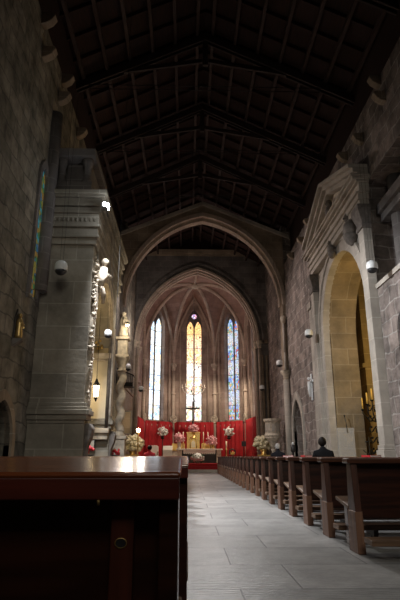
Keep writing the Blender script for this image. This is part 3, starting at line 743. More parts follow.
for k in range(5):
    a, b = Vector((*C[k], 0)), Vector((*C[k+1], 0)); W = (b-a).length; du = (b-a).normalized(); dw = Vector((-du.y, du.x, 0))  # outward
    mid = (a+b)/2
    if (mid-Vector((.42, 33.3, 0))).dot(dw) < 0: dw = -dw
    F = Frame(a, du, dw)
    fm = seg_form(F, W, APEX[k])
    def top(u, W=W, fm=fm):
        for (p, q) in zip(fm, fm[1:]):
            if p[0]-1e-6 <= u <= q[0]+1e-6: return p[1] + (q[1]-p[1])*(u-p[0])/max(1e-6, q[0]-p[0])
        return ZS
    mb = MB()
    if WIN[k]:
        hw, sill, spr, rise = WIN[k]
        h = hole_pts(W/2, hw, sill, spr, rise, 12); hs = hole_pts(W/2, hw+.34, sill-.3, spr, rise+.42, 12)
        panel(mb, F, 0, W, 0, 13, hs, .0, .12); panel(mb, F, 0, W, 0, 13, h, .4, .6)
        band(mb, F, h, hs, .4, .12)      # splay
        for p_, q_ in ((h, hs),):
            for i in range(len(h)-1):
                mb.face([F.p(*h[i], .4), F.p(*h[i+1], .4), F.p(*hs[i+1], .12), F.p(*hs[i], .12)])
        mb.face([F.p(*h[0], .4), F.p(*h[-1], .4), F.p(*hs[-1], .12), F.p(*hs[0], .12)])
    else:
        mb.face([F.p(0, 0), F.p(W, 0), F.p(W, 13), F.p(0, 13)]); mb.face([F.p(0, 0, .6), F.p(W, 0, .6), F.p(W, 13, .6), F.p(0, 13, .6)])
    o = struct(mb.done('wall_apse', 'ashlar_apse'), ['left side wall of the chancel', 'angled left wall of the apse round the pale blue window', 'end wall of the apse round the amber window', 'angled right wall of the apse round the blue window', 'right side wall of the chancel'][k], 'wall')
    faces.append((F, W, o))
    # wall rib (formeret)
    mb = MB(); band(mb, F, [(W/2+u, ZS+v) for u, v in pointed(W/2-.14, APEX[k]-ZS-.18, 10)], [(W/2+u, ZS+v) for u, v in pointed(W/2, APEX[k]-ZS, 10)], -.16, .02); mb.done('wall_rib', 'rib', vault, .02)
    if WIN[k]:
        mb = MB(); mb.tube([F.p(W/2+s*(hw+.42), sill-.3, -.02) for s in (-1,) ] + [F.p(W/2-(hw+.42), spr, -.02)], .05, 8); mb.tube([F.p(W/2+(hw+.42), sill-.3, -.02), F.p(W/2+(hw+.42), spr, -.02)], .05, 8)
        mb.tube([F.p(W/2+u, spr+v, -.02) for u, v in pointed(hw+.42, rise+.5, 10)], .05, 8); mb.done('window_shaft', 'rib', o)
        mb = MB(); mb.prism([F.p(W/2-hw-.45, sill-.42, -.12), F.p(W/2+hw+.45, sill-.42, -.12), F.p(W/2+hw+.45, sill-.3, -.12), F.p(W/2-hw-.45, sill-.3, -.12)], dw*.2); mb.done('sill', 'rib', o)
        # the window itself
        wt = thing('window_%d' % k, labels_w[k], 'window'); wt['kind'] = 'structure'
        lanc = hw*.5
        if k == 2:
            lspr, lrise = spr-.15, .62
        else: lspr, lrise = spr, .75
        for s in (-1, 1):
            pts = hole_pts(W/2+s*lanc, lanc-.05, sill+.03, lspr, lrise, 8)
            g = MB(); solid_outline(g, F, pts, .47, .49)
            po = g.done('pane', wins[k], wt)
        tm = MB()
        for s in (-1, 1):
            u0, u1 = (W/2-hw-.01, W/2) if s < 0 else (W/2, W/2+hw+.01)
            hp = hole_pts(W/2+s*lanc, lanc-.05, sill+.03, lspr, lrise, 8)
            ol = [(W/2+u, spr+v) for u, v in pointed(hw+.012, rise+.012, 14)]
            def tp(u, ol=ol):
                for p, q in zip(ol, ol[1:]):
                    if p[0]-1e-6 <= u <= q[0]+1e-6: return p[1]+(q[1]-p[1])*(u-p[0])/max(1e-6, q[0]-p[0])
                return spr
            panel(tm, F, u0, u1, sill, tp, hp, .42, .54)
        tm.done('tracery', 'ashlar_dark', wt)
        if k == 2:
            g = MB(); g.hexa([F.p(W/2+.21*math.cos(a_), 10.85+.21*math.sin(a_), .39) for a_ in [2*PI*i/16 for i in range(16)]], [F.p(W/2+.21*math.cos(a_), 10.85+.21*math.sin(a_), .41) for a_ in [2*PI*i/16 for i in range(16)]]); g.done('oculus', 'oculus', wt)
            g = MB(); g.tube([F.p(W/2+.22*math.cos(2*PI*i/20), 10.85+.22*math.sin(2*PI*i/20), .39) for i in range(21)], .04, 6)
            for i in range(3):
                a_ = PI/2+2*PI*i/3; g.tube([F.p(W/2, 10.85, .385), F.p(W/2+.21*math.cos(a_), 10.85+.21*math.sin(a_), .385)], .014, 5)
            g.done('oculus_ring', 'ashlar_dark', wt)
        g = MB()
        z = sill+1.0
        while z < spr-.1:
            g.tube([F.p(W/2-hw, z, .45), F.p(W/2+hw, z, .45)], .016, 5); z += 1.05
        g.done('saddle_bars', 'iron', wt)
# vault webs and ribs
NS = 10
order = C
cells = [(k, C[k], C[k+1], seg_form(faces[k][0], faces[k][1], APEX[k], 16), faces[k][0]) for k in range(5)]
ffW = C[5][0]-C[0][0]
ffF = Frame((C[0][0], C[0][1], 0), (1, 0, 0), (0, -1, 0))
front = (5, C[0], C[5], [(ffW/2+u, ZS+v) for u, v in pointed(ffW/2, 12.15-ZS, 8)], ffF)
for (k, ca, cb, fm, F) in cells + [front]:
    mb = MB(); n = len(fm); rows = []
    for j in range(NS+1):
        u = j/NS; A, B_ = ribpt(ca, u), ribpt(cb, u); row = []
        for i, (fu, fv) in enumerate(fm):
            s = i/(n-1); base = A.lerp(B_, s)
            d = F.p(fu, fv) - Vector((*ca, ZS)).lerp(Vector((*cb, ZS)), s)
            row.append(mb.b.verts.new(base + d*(1-math.sin(u*PI/2))))
        rows.append(row)
    for r0, r1 in zip(rows, rows[1:]):
        for i in range(n-1):
            f = mb.b.faces.new((r0[i], r0[i+1], r1[i+1], r1[i])); f.smooth = True
    bmesh.ops.remove_doubles(mb.b, verts=mb.b.verts, dist=1e-4)
    mb.done('web', 'web', vault)
for c in C:
    mb = MB(); mb.tube([ribpt(c, j/14)-Vector((0, 0, .06)) for j in range(15)], .11, 8); mb.tube([ribpt(c, j/14)-Vector((0, 0, .16)) for j in range(15)], .055, 8); mb.done('rib', 'rib', vault)
mb = MB(); mb.tube([Vector((CX-.05, Y2+.5, 12.0)), BOSS], .09, 8); mb.done('ridge_rib', 'rib', vault)
mb = MB(); mb.lathe([(.05, -.34), (.2, -.3), (.27, -.18), (.27, -.05), (.15, .02)], BOSS, 16); mb.done('boss', 'carved', vault)
# corner shafts
for i, c in enumerate(C):
    d = (Vector((.42, 33.3, 0)) - Vector((*c, 0))).normalized()*.12
    par = faces[min(i, 4)][2]
    mb = MB(); mb.tube([(c[0]+d.x, c[1]+d.y, .44), (c[0]+d.x, c[1]+d.y, ZS-.1)], .12, 12); mb.tube([(c[0]+d.x, c[1]+d.y, 5.0), (c[0]+d.x, c[1]+d.y, 5.12)], .17, 12)
    mb.done('corner_shaft', 'rib', par)
    mb = MB(); mb.lathe([(.12, ZS-.5), (.15, ZS-.42), (.15, ZS-.3), (.25, ZS-.12), (.25, ZS), (.1, ZS+.02)], (c[0]+d.x, c[1]+d.y, 0), 12); mb.done('capital', 'carved', par)
# consecration medallions on shafts
for i, c in ((1, C[1]), (2, C[2]), (3, C[3]), (4, C[4])):
    d = (Vector((.42, 33.3, 0)) - Vector((*c, 0))).normalized()
    where = ['', 'left of the pale blue apse window', 'between the pale blue and amber apse windows', 'between the amber and blue apse windows', 'right of the blue apse window'][i]
    t = thing('medallion', 'carved consecration cross medallion on the shaft ' + where, 'medallion', (c[0]+d.x*.25, c[1]+d.y*.25, 3.3), math.atan2(d.y, d.x)-PI/2, 'consecration medallions of the apse')
    mb = MB()
    mb.tube([(.24*math.cos(2*PI*q/20), 0, .24*math.sin(2*PI*q/20)) for q in range(21)], .035, 6)
    mb.box(-.22, .22, -.03, .03, -.05, .05); mb.box(-.05, .05, -.03, .03, -.22, .22)
    for q in range(4): mb.ball((.16*math.cos(PI/4+q*PI/2), 0, .16*math.sin(PI/4+q*PI/2)), .05, 6, 5)
    mb.done('cross_ring', 'carved', t)
    mb = MB(); mb.box(-.06, .06, -.14, 0, -.06, .06); mb.done('bracket', 'carved', t)

# curtains
def curtain(F, u0, u1, label, seed):
    random.seed(seed); mb = MB(); n = int((u1-u0)/.045); prev = None
    ph = random.random()*6
    for i in range(n+1):
        u = u0 + (u1-u0)*i/n
        w = -.17 + .065*math.sin(u*15+ph+.6*math.sin(u*3.1)) + .025*math.sin(u*37+ph*2)
        cur = [mb.b.verts.new(F.p(u, z, w*(1 if z < 2 else .85))) for z in (.46, 1.4, 2.4, 3.12)]
        if prev:
            for a, b, c, d in zip(prev, cur, cur[1:], prev[1:]):
                f = mb.b.faces.new((a, b, c, d)); f.smooth = True
        prev = cur
    o = mb.done('red_curtain', 'red'); md = o.modifiers.new('thick', 'SOLIDIFY'); md.thickness = .02
    tag(o, label, 'curtain', 'red curtains round the apse')
for k, lab in ((0, 'red curtain along the left side wall of the chancel'), (1, 'red curtain under the pale blue apse window'), (2, 'red curtain under the amber window behind the altar'), (3, 'red curtain under the blue apse window'), (4, 'red curtain along the right side wall of the chancel')):
    F, W, o = faces[k]; curtain(F, .15, W-.15, lab, 20+k)

# ------------------------------------------------------------------ roof
def roof_z(x): return RZ - (RZ-EZ)*abs(x-RX)/4.6
ceil = None
mb = MB()
for s in (-1, 1):
    x1 = RX+s*5.4; z1 = roof_z(x1)
    mb.hexa([(RX, YB-.6, RZ+.34), (x1, YB-.6, z1+.34), (x1, YB-.6, z1+.42), (RX, YB-.6, RZ+.42)], [(RX, 30.5, RZ+.34), (x1, 30.5, z1+.34), (x1, 30.5, z1+.42), (RX, 30.5, RZ+.42)])
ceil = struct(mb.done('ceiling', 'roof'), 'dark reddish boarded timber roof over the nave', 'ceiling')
for s in (-1, 1):
    for k in range(7):
        x = RX + s*(.25+k*.72); z = roof_z(x)
        mb = MB(); mb.box(x-.05, x+.05, YB, 30.4, z+.06, z+.2); mb.done('purlin', 'purlin', ceil)
    y = 6.0
    while y < 29.8:
        x1 = RX+s*5.2; mb = MB(); z1 = roof_z(x1)
        mb.hexa([(RX, y, RZ+.2), (RX, y+.08, RZ+.2), (RX, y+.08, RZ+.33), (RX, y, RZ+.33)], [(x1, y, z1+.2), (x1, y+.08, z1+.2), (x1, y+.08, z1+.33), (x1, y, z1+.33)])
        mb.done('rafter', 'roof', ceil); y += .85
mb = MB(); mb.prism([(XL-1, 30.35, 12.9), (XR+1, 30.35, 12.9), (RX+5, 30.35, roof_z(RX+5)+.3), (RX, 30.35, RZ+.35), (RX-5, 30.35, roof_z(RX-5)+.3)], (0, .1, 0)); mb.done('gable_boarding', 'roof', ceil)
# upper wall plates closing the eaves
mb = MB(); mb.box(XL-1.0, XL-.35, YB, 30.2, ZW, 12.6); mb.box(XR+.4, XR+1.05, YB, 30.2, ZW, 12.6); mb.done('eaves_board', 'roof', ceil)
def truss(y, label):
    t = thing('roof_truss', label, 'roof truss', (RX, y, 0), 0, 'timber roof trusses')
    for s in (-1, 1):
        mb = MB(); x1 = s*4.75; z1 = roof_z(RX+x1)
        for yy in (-.11, .05):
            mb.hexa([(0, yy, RZ-.30), (0, yy+.06, RZ-.30), (0, yy+.06, RZ-.02), (0, yy, RZ-.02)], [(x1, yy, z1-.30), (x1, yy+.06, z1-.30), (x1, yy+.06, z1-.02), (x1, yy, z1-.02)])
        mb.done('principal_rafter', 'beam', t, .01)
        mb = MB(); mb.hexa([(s*.1, -.04, 13.0), (s*.1, .04, 13.0), (s*.1, .04, 13.14), (s*.1, -.04, 13.14)], [(s*2.6, -.04, roof_z(RX+2.6)-.3), (s*2.6, .04, roof_z(RX+2.6)-.3), (s*2.6, .04, roof_z(RX+2.6)-.14), (s*2.6, -.04, roof_z(RX+2.6)-.14)]); mb.done('strut', 'beam', t)
    mb = MB(); mb.box(-.08, .08, -.05, .05, 12.9, RZ-.1); mb.done('king_post', 'beam', t)
    for yy in (-.09, .09):
        mb = MB(); mb.tube([(-4.4, yy, 12.02), (4.9, yy, 12.02)], .012, 6); mb.done('tie_rod', 'iron', t)
for y, l in ((20.5, 'farthest roof truss, just in front of the nave arch'), (17.0, 'second roof truss from the nave arch'), (13.5, 'third roof truss from the nave arch'), (10.0, 'fourth roof truss from the nave arch, topmost in view')): truss(y, l)

# ------------------------------------------------------------------ pews
def pew_right(L=1.92):
    t = thing('pew', 'x', 'pew', (0, 0, 0))
    prof = [(-.05, 0), (.24, 0), (.21, .30), (.18, .60), (.15, .80), (.0, .80), (-.03, .45)]
    for x in (0, L-.075):
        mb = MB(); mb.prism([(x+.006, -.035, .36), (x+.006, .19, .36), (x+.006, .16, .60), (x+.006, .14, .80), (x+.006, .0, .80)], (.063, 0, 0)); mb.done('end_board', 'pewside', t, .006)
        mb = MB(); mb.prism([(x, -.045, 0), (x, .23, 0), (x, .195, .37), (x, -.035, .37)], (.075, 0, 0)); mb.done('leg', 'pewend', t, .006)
    mb = MB(); mb.prism([(.06, .04, .30), (.06, .07, .80), (.06, .10, .80), (.06, .07, .30)], (L-.12, 0, 0)); mb.done('backrest', 'pew', t, .004)
    mb = MB(); mb.box(-.03, L+.03, -.025, .165, .80, .85); mb.done('top_rail', 'pewrail', t, .012)
    mb = MB(); mb.prism([(.0, .17, .37), (.0, .60, .43), (.0, .60, .465), (.0, .17, .405)], (L, 0, 0)); mb.done('seat', 'kneel', t, .006)
    mb = MB(); mb.box(.08, .13, .48, .58, 0, .41); mb.done('front_leg', 'pew', t); mb = MB(); mb.box(L-.13, L-.08, .48, .58, 0, .41); mb.done('front_leg', 'pew', t)
    mb = MB(); mb.box(.02, L-.02, -.39, -.17, .12, .17); kn = mb.done('kneeler', 'kneel', t, .006)
    for x in (.42, L-.5):
        mb = MB(); mb.box(x, x+.05, -.30, -.05, .05, .13); mb.box(x, x+.05, -.28, -.2, 0, .05); mb.done('kneeler_bracket', 'pew', kn)
    return t
ORD = ['nearest', 'second', 'third', 'fourth', 'fifth', 'sixth', 'seventh', 'eighth', 'ninth', 'tenth', 'eleventh', 'twelfth', 'thirteenth', 'fourteenth', 'fifteenth', 'sixteenth', 'seventeenth', 'eighteenth', 'nineteenth', 'twentieth', 'twenty-first', 'twenty-second', 'twenty-third', 'twenty-fourth', 'twenty-fifth']
pr = pew_right(); PS = 1.02
NR = 23
for i in range(NR):
    lab = 'dark varnished pew right of the aisle, ' + ('the nearest to the viewer' if i == 0 else 'farthest, by the altar steps' if i == NR-1 else ORD[i] + ' from the viewer')
    o = pr if i == 0 else dup(pr, (0, 0, 0))
    o.location = (1.585, 5.18 + PS*i, 0); o['label'] = lab; o['group'] = 'pews right of the aisle'

def pew_left(L):
    """extends to -x; book ledge and apron towards the viewer"""
    t = thing('pew', 'x', 'pew', (0, 0, 0))
    prof = [(.02, 0), (.26, 0), (.22, .40), (.20, .79), (.03, .79)]
    for x in (-.045, -L):
        mb = MB(); mb.prism([(x, y, z) for y, z in prof], (.04, 0, 0)); mb.done('end_board', 'pew', t, .004)
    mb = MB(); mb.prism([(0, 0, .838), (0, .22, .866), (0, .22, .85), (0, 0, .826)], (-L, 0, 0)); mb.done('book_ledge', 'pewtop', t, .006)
    mb = MB(); mb.box(-L+.004, -.003, .002, .035, .785, .828); mb.done('apron', 'apron', t, .003)
    mb = MB(); mb.box(-L+.04, -.045, .07, .10, .22, .81); mb.done('backrest', 'pew', t)
    for x in (-.12, -L*.55, -L+.12):
        mb = MB(); mb.box(x-.024, x+.024, .045, .10, 0, .80); mb.done('post', 'pewpost', t, .003)
        if x == -.12:
            mb = MB(); mb.tube([(x-.002+.012*math.cos(2*PI*q/16), .044, .70+.009*math.sin(2*PI*q/16)) for q in range(17)], .0012, 5); mb.done('hole_ring', 'brass', t)
            mb = MB(); mb.tube([(x-.002, .046, .70), (x-.002, .0435, .70)], .010, 12); mb.done('screw_hole', 'black', t)
    mb = MB(); mb.tube([(-.165, .0, .785), (-.165, .003, .776)], .003, 8); mb.done('bag_hook', 'brass', t)
    mb = MB(); mb.prism([(0, .22, .37), (0, .64, .43), (0, .64, .465), (0, .22, .405)], (-L, 0, 0)); mb.done('seat', 'kneel', t, .006)
    for x in (-.13, -L+.08):
        mb = MB(); mb.box(x, x+.05, .5, .6, 0, .41); mb.done('leg', 'pew', t)
    return t
pl = pew_left(1.84); pl2 = None
ys = [1.1 + 1.05*i for i in range(26)]
for i, y in enumerate(ys):
    lab = 'dark varnished pew left of the aisle, ' + ('with glossy book ledge filling the foreground' if i == 0 else 'farthest, by the altar steps' if i == len(ys)-1 else ORD[i] + ' from the viewer')
    o = pl if i == 0 else dup(pl, (0, 0, 0))
    dx = .012 if i else -.012
    o.location = (dx, y, 0); o['label'] = lab; o['group'] = 'pews left of the aisle'
    if i: o.location.x = .005 + .004*math.sin(i*2.3)

# books / leaflets on the right pews
def booklet(x, y, z, label, rz, mat='bookred'):
    t = thing('hymn_book', label, 'book', (x, y, z), rz)
    mb = MB(); mb.box(-.14, .14, -.10, .10, 0, .006); mb.box(-.14, .14, -.10, .10, .03, .036); mb.box(-.14, -.132, -.1, .1, 0, .036); mb.done('cover', mat, t)
    mb = MB(); mb.box(-.13, .135, -.094, .094, .006, .03); mb.done('pages', 'paper', t)
booklet(3.05, 5.18+PS*8+.07, .85, 'red book lying on the pew top left of the black-coated person', .3)
booklet(2.75, 5.18+PS*9+.07, .85, 'red and white book lying on a pew top near the grey-haired person', -.2)
booklet(3.25, 5.18+PS*4+.07, .85, 'red book lying on a pew top in front of the golden chapel arch', .5)

# ------------------------------------------------------------------ people
def person(loc, label, coat, hair, scale=1.0, lean=.05):
    t = thing('person', label, 'person', loc)
    # joints: seated, facing +y
    V = [(0, .05, .52), (0, .03, .72), (0, .02, .95), (0, .04, 1.06), (0, .06, 1.14),
         (-.10, .06, .50), (-.13, .42, .50), (-.13, .44, .10), (-.13, .56, .05),
         (.10, .06, .50), (.13, .42, .50), (.13, .44, .10), (.13, .56, .05),
         (-.19, .02, .98), (-.25, .06, .70), (-.14, .28, .62), (-.10, .36, .60),
         (.19, .02, .98), (.25, .06, .70), (.14, .28, .62), (.10, .36, .60)]
    E = [(0,1),(1,2),(2,3),(3,4),(0,5),(5,6),(6,7),(7,8),(0,9),(9,10),(10,11),(11,12),(2,13),(13,14),(14,15),(15,16),(2,17),(17,18),(18,19),(19,20)]
    R_ = [.155, .15, .165, .085, .066, .10, .075, .055, .045, .10, .075, .055, .045, .075, .055, .042, .035, .075, .055, .042, .035]
    me = bpy.data.meshes.new('body'); me.from_pydata(V, E, [])
    o = bpy.data.objects.new('body', me); COL.objects.link(o)
    sk = o.modifiers.new('skin', 'SKIN'); sk.use_smooth_shade = True
    for i, d in enumerate(me.skin_vertices[0].data):
        d.radius = (R_[i]*1.05, R_[i]*.82) if i in (0, 1, 2) else (R_[i], R_[i]); d.use_root = (i == 0)
    ss = o.modifiers.new('sub', 'SUBSURF'); ss.levels = 2; ss.render_levels = 2
    dg = bpy.context.evaluated_depsgraph_get(); ev = o.evaluated_get(dg); nm = bpy.data.meshes.new_from_object(ev)
    COL.objects.unlink(o); bpy.data.objects.remove(o)
    bm = bmesh.new(); bm.from_mesh(nm)
    # head: shaped ovoid with nose, brow, chin, ears, welded over the neck
    g = bmesh.ops.create_uvsphere(bm, u_segments=20, v_segments=16, radius=1.0)
    for v in g['verts']:
        x, y, z = v.co
        w = .085*(1 - .22*max(0, -z)); d_ = .098
        yy = y*d_ + (.012 if (y > 0 and z < -.3) else 0)
        if y > .85 and abs(x) < .25 and -.35 < z < .15: yy += .018
        v.co = Vector((x*w, .075+yy, 1.228 + z*.111))
    for sx in (-1, 1):
        g = bmesh.ops.create_uvsphere(bm, u_segments=8, v_segments=6, radius=1.0)
        for v in g['verts']: v.co = Vector((sx*.086 + v.co.x*.012, .07+v.co.y*.022, 1.225+v.co.z*.034))
        for f_ in range(4):          # fingers resting on the lap
            g = bmesh.ops.create_uvsphere(bm, u_segments=6, v_segments=5, radius=1.0)
            for v in g['verts']: v.co = Vector((sx*(.06+.018*f_) + v.co.x*.009, .40 - .006*abs(f_-1) + v.co.y*.036, .592+v.co.z*.009 - v.co.y*.008))
        g = bmesh.ops.create_uvsphere(bm, u_segments=6, v_segments=5, radius=1.0)
        for v in g['verts']: v.co = Vector((sx*.055 + v.co.x*.026, .365 + v.co.y*.012, .61+v.co.z*.011))
    for f in bm.faces:
        c = f.calc_center_median(); f.smooth = True
        f.material_index = 1 if (c.z > 1.085 or (c.y > .33 and .54 < c.z < .66 and abs(c.x) < .14 and c.z > .575)) else 0
    bm.to_mesh(nm); bm.free(); nm.materials.clear(); nm.materials.append(M[coat]); nm.materials.append(M['skin'])
    b = bpy.data.objects.new('body', nm); COL.objects.link(b); b.parent = t
    mb = MB()
    mb.ball((-.03, .163, 1.245), .010, 8, 6); mb.done('eye', 'eye', t)
    mb = MB(); mb.ball((.03, .163, 1.245), .010, 8, 6); mb.done('eye', 'eye', t)
    mb = MB(); prof = []
    n, m = 20, 10
    rings = []
    for j in range(m+1):
        a = PI/2*j/m*1.0; row = []
        for i in range(n):
            th = 2*PI*i/n
            low = -.55 if math.sin(th) < .35 else .35
            zz = low + (1-low)*math.sin(a); rr = math.sqrt(max(0.0, 1-zz*zz))
            row.append(mb.b.verts.new((rr*math.cos(th)*.096, .07+rr*math.sin(th)*.109, 1.235+zz*.122)))
        rings.append(row)
    for a, b2 in zip(rings, rings[1:]):
        for i in range(n):
            f = mb.b.faces.new((a[i], a[(i+1) % n], b2[(i+1) % n], b2[i])); f.smooth = True
    bmesh.ops.remove_doubles(mb.b, verts=mb.b.verts, dist=1e-4)
    mb.done('hair', hair, t)
    mb = MB(); mb.lathe([(.085, 1.03), (.082, 1.07), (.07, 1.085), (.062, 1.08)], (0, .045, 0), 16); mb.done('collar', coat, t)
    t.scale = (scale,)*3
    return t
person((3.26, 5.18+PS*7+.32, -.04), 'dark-haired person in a black coat seated among the right pews, seen from behind', 'coat_black', 'hair_dark')
person((3.05, 5.18+PS*12+.32, -.04), 'grey-haired person in a dark coat seated farther up the right pews', 'coat_navy', 'hair_grey', .98)
person((-1.58, 1.1+1.05*20+.32, -.04), 'dark-haired person in red seated far up the left pews', 'coat_red', 'hair_dark', 1.0)

# ------------------------------------------------------------------ chancel furniture
mb = MB(); mb.box(-.9, 2.6, 29.3, 30.0, 0, .15); mb.box(-.9, 2.6, 29.65, 30.0, .15, .30)
o = mb.done('chancel_steps', 'marble'); tag(o, 'two low pale steps up to the chancel under the red carpet', 'steps')
mb = MB()
for y0, y1, z in ((29.65, 30.0, .30), (30.0, 31.9, .44)):
    mb.box(-.5, 2.2, y0, y1, z, z+.025); mb.box(-.5, 2.2, y0-.02, y0, z-.14, z+.025)
o = mb.done('red_carpet', 'redcarpet'); tag(o, 'red carpet runner covering the altar steps', 'carpet')
# altar
AX, AY = .75, 32.9
t = thing('altar', 'pale marble altar table with dark front at the head of the aisle', 'altar', (AX, AY, .44))
mb = MB(); mb.box(-1.42, 1.42, -.45, .45, .78, .86); mb.done('top_slab', 'marble', t, .015)
for x in (-1.2, 1.2):
    mb = MB(); mb.box(x-.14, x+.14, -.36, .36, 0, .78); mb.done('support', 'carved', t, .015)
mb = MB(); mb.box(-.98, .98, -.40, -.36, .60, .78)
for k in range(16): mb.prism([(-.98+k*.1225, -.40, .60), (-.8575+k*.1225, -.40, .60), (-.919+k*.1225, -.40, .53)], (0, .02, 0))
mb.done('lace_frontal', 'linen', t)
mb = MB(); mb.box(-1.06, 1.06, -.1, .1, 0, .78); mb.done('core', 'darkframe', t)
# rear altar shelf (retable)
t = thing('retable', 'gilded shelf behind the altar carrying the tabernacle and candles', 'retable', (.4, 34.3, .44))
mb = MB(); mb.box(-1.5, 1.5, -.3, .15, 0, .75); mb.done('base', 'carved', t, .02)
mb = MB(); mb.box(-1.5, 1.5, -.34, .17, .75, .83); mb.done('shelf', 'gold', t, .01)
mb = MB(); mb.box(-.42, .42, .10, .17, .83, 1.85); mb.box(-.46, .46, .07, .17, 1.85, 1.93); mb.done('gilt_back_panel', 'gold', t, .01)
for s in (-1, 1):
    mb = MB(); mb.box(s*.95-.42, s*.95+.42, .0, .16, .83, 1.2); mb.done('gilt_wing', 'gold', t, .01)
t = thing('tabernacle', 'golden tabernacle with small dome behind the altar', 'tabernacle', (.4, 34.15, 1.27))
mb = MB(); mb.box(-.26, .26, -.16, .16, 0, .08); mb.box(-.22, .22, -.13, .13, .08, .62); mb.box(-.26, .26, -.16, .16, .62, .68); mb.done('body', 'gold', t, .01)
mb = MB(); mb.lathe([(.2, .68), (.19, .76), (.12, .86), (.04, .92), (.02, 1.0)], n=16); mb.done('dome', 'gold', t)
mb = MB(); mb.prism([(-.12, -.14, .12), (.12, -.14, .12), (.12, -.14, .45), (0, -.14, .57), (-.12, -.14, .45)], (0, .015, 0)); mb.done('door', 'wax', t)
for s in (-1, 1):
    mb = MB(); mb.tube([(s*.2, -.15, .08), (s*.2, -.15, .62)], .025, 8); mb.done('colonnette', 'brass', t)
# crucifix
t = thing('crucifix', 'dark standing crucifix silhouetted against the amber apse window', 'crucifix', (.38, 34.85, .44))
mb = MB(); mb.box(-.22, .22, -.2, .2, 0, 1.9); mb.lathe([(.2, 1.9), (.12, 2.0), (.09, 2.2), (.14, 2.3)], n=12); mb.done('stand', 'darkframe', t)
mb = MB(); mb.box(-.06, .06, -.04, .04, 2.25, 3.95); mb.box(-.46, .46, -.04, .04, 3.42, 3.54); mb.done('cross', 'darkframe', t, .01)
mb = MB(); mb.tube([(0, -.08, 2.5), (.02, -.1, 2.85), (0, -.08, 3.1), (0, -.09, 3.4)], [.035, .06, .065, .075], 8); mb.ball((.02, -.11, 3.56), .065, 8, 6)
for s in (-1, 1): mb.tube([(s*.05, -.08, 3.4), (s*.22, -.07, 3.44), (s*.4, -.06, 3.5)], [.035, .028, .02], 7)
mb.done('figure', 'carved_dark', t)
# candlesticks
def candlestick(x, label, group='altar candlesticks'):
    t = thing('candlestick', label, 'candlestick', (x, 34.12, 1.27), 0, group)
    mb = MB(); mb.lathe([(.09, 0), (.09, .03), (.04, .07), (.025, .14), (.04, .2), (.02, .26), (.02, .36), (.06, .4), (.06, .42)], n=12); mb.done('stick', 'gold', t)
    mb = MB(); mb.tube([(0, 0, .42), (0, 0, 1.1)], .028, 8); mb.done('candle', 'wax', t)
for x, l in ((-.62, 'outermost'), (-.36, 'second'), (-.98, 'x')):
    pass
for x, l in ((-.55, 'outer tall candle left of the tabernacle'), (-.25, 'inner tall candle left of the tabernacle'), (1.05, 'inner tall candle right of the tabernacle'), (1.35, 'outer tall candle right of the tabernacle')):
    candlestick(x, l)

def bouquet(x, y, z, r, mat, label, vase, vh, group=None, n=46, sq=.8, leafy=.25):
    t = thing('bouquet', label, 'flowers', (x, y, z), 0, group)
    mb = MB()
    mb.lathe([(r*.28, 0), (r*.32, .03), (r*.22, vh*.3), (r*.36, vh*.75), (r*.30, vh), (r*.2, vh)], n=14); mb.done('vase', vase, t)
    c = Vector((0, 0, vh+r*sq*.75)); mb = MB()
    for i in range(n):
        a = random.uniform(0, 2*PI); zz = random.uniform(-.75, 1); q = math.sqrt(1-zz*zz); k = random.uniform(.8, 1)
        mb.ico(c+Vector((q*math.cos(a)*r*k, q*math.sin(a)*r*k, zz*r*sq*k)), r*random.uniform(.14, .22), 1, .25)
    mb.ico(c, r*.72, 2, .05)
    mb.done('blossoms', mat, t)
    mb = MB()
    for i in range(int(n*leafy)+6):
        a = random.uniform(0, 2*PI); d = Vector((math.cos(a), math.sin(a), random.uniform(-.7, .6))).normalized()
        p = c + d*r*.7; q = c+d*r*1.12; s = d.cross(Vector((0, 0, 1))).normalized()*r*.09
        mb.face([p, (p+q)/2+s, q, (p+q)/2-s])
    mb.done('leaves', 'leaf', t)
    return t
random.seed(11)
bouquet(.40, 34.15, 2.27, .33, 'pink', 'central pink rose bouquet above the tabernacle', 'gold', .0001+.12, 'pink bouquets')
bouquet(-.50, 33.0, 1.30, .36, 'pink', 'pink and white bouquet at the left end of the altar', 'marble', .42, 'pink bouquets')
bouquet(1.52, 33.0, 1.30, .36, 'pink', 'pink rose bouquet at the right end of the altar', 'brass', .26, 'pink bouquets')
for x, l in ((-1.56, 'tall white flower stand left of the altar before the red curtain'), (2.66, 'tall white flower stand right of the altar before the red curtain')):
    t = thing('flower_stand', l.replace('white flower stand', 'slim black stand for white flowers'), 'stand', (x, 33.6, .44))
    mb = MB(); mb.tube([(0, 0, .03), (0, 0, 1.5)], .022, 8); mb.lathe([(.2, 0), (.2, .03), (.03, .05)], n=14); mb.lathe([(.03, 1.44), (.14, 1.5), (.14, 1.53)], n=14); mb.done('pole', 'iron', t)
    b = bouquet(x, 33.6, 1.97, .36, 'whitefl', l.replace('tall white flower stand', 'round white bouquet on the black stand'), 'black', .14, 'white bouquets', 26, .85, 1.2)
bouquet(.62, 31.1, .465, .42, 'whitefl', 'low leafy arrangement of white flowers on the red carpet before the altar', 'leaf', .12, None, 22, .5, 5.0)
bouquet(-2.55, 24.9, .93, .52, 'yellowfl', 'large pale yellow chrysanthemum bouquet at the left of the chancel', 'gold', .2, 'pale yellow bouquets', 90, .72)
bouquet(3.95, 27.4, .93, .50, 'yellowfl', 'large pale yellow chrysanthemum bouquet below the stone pulpit', 'gold', .3, 'pale yellow bouquets', 90, .72)
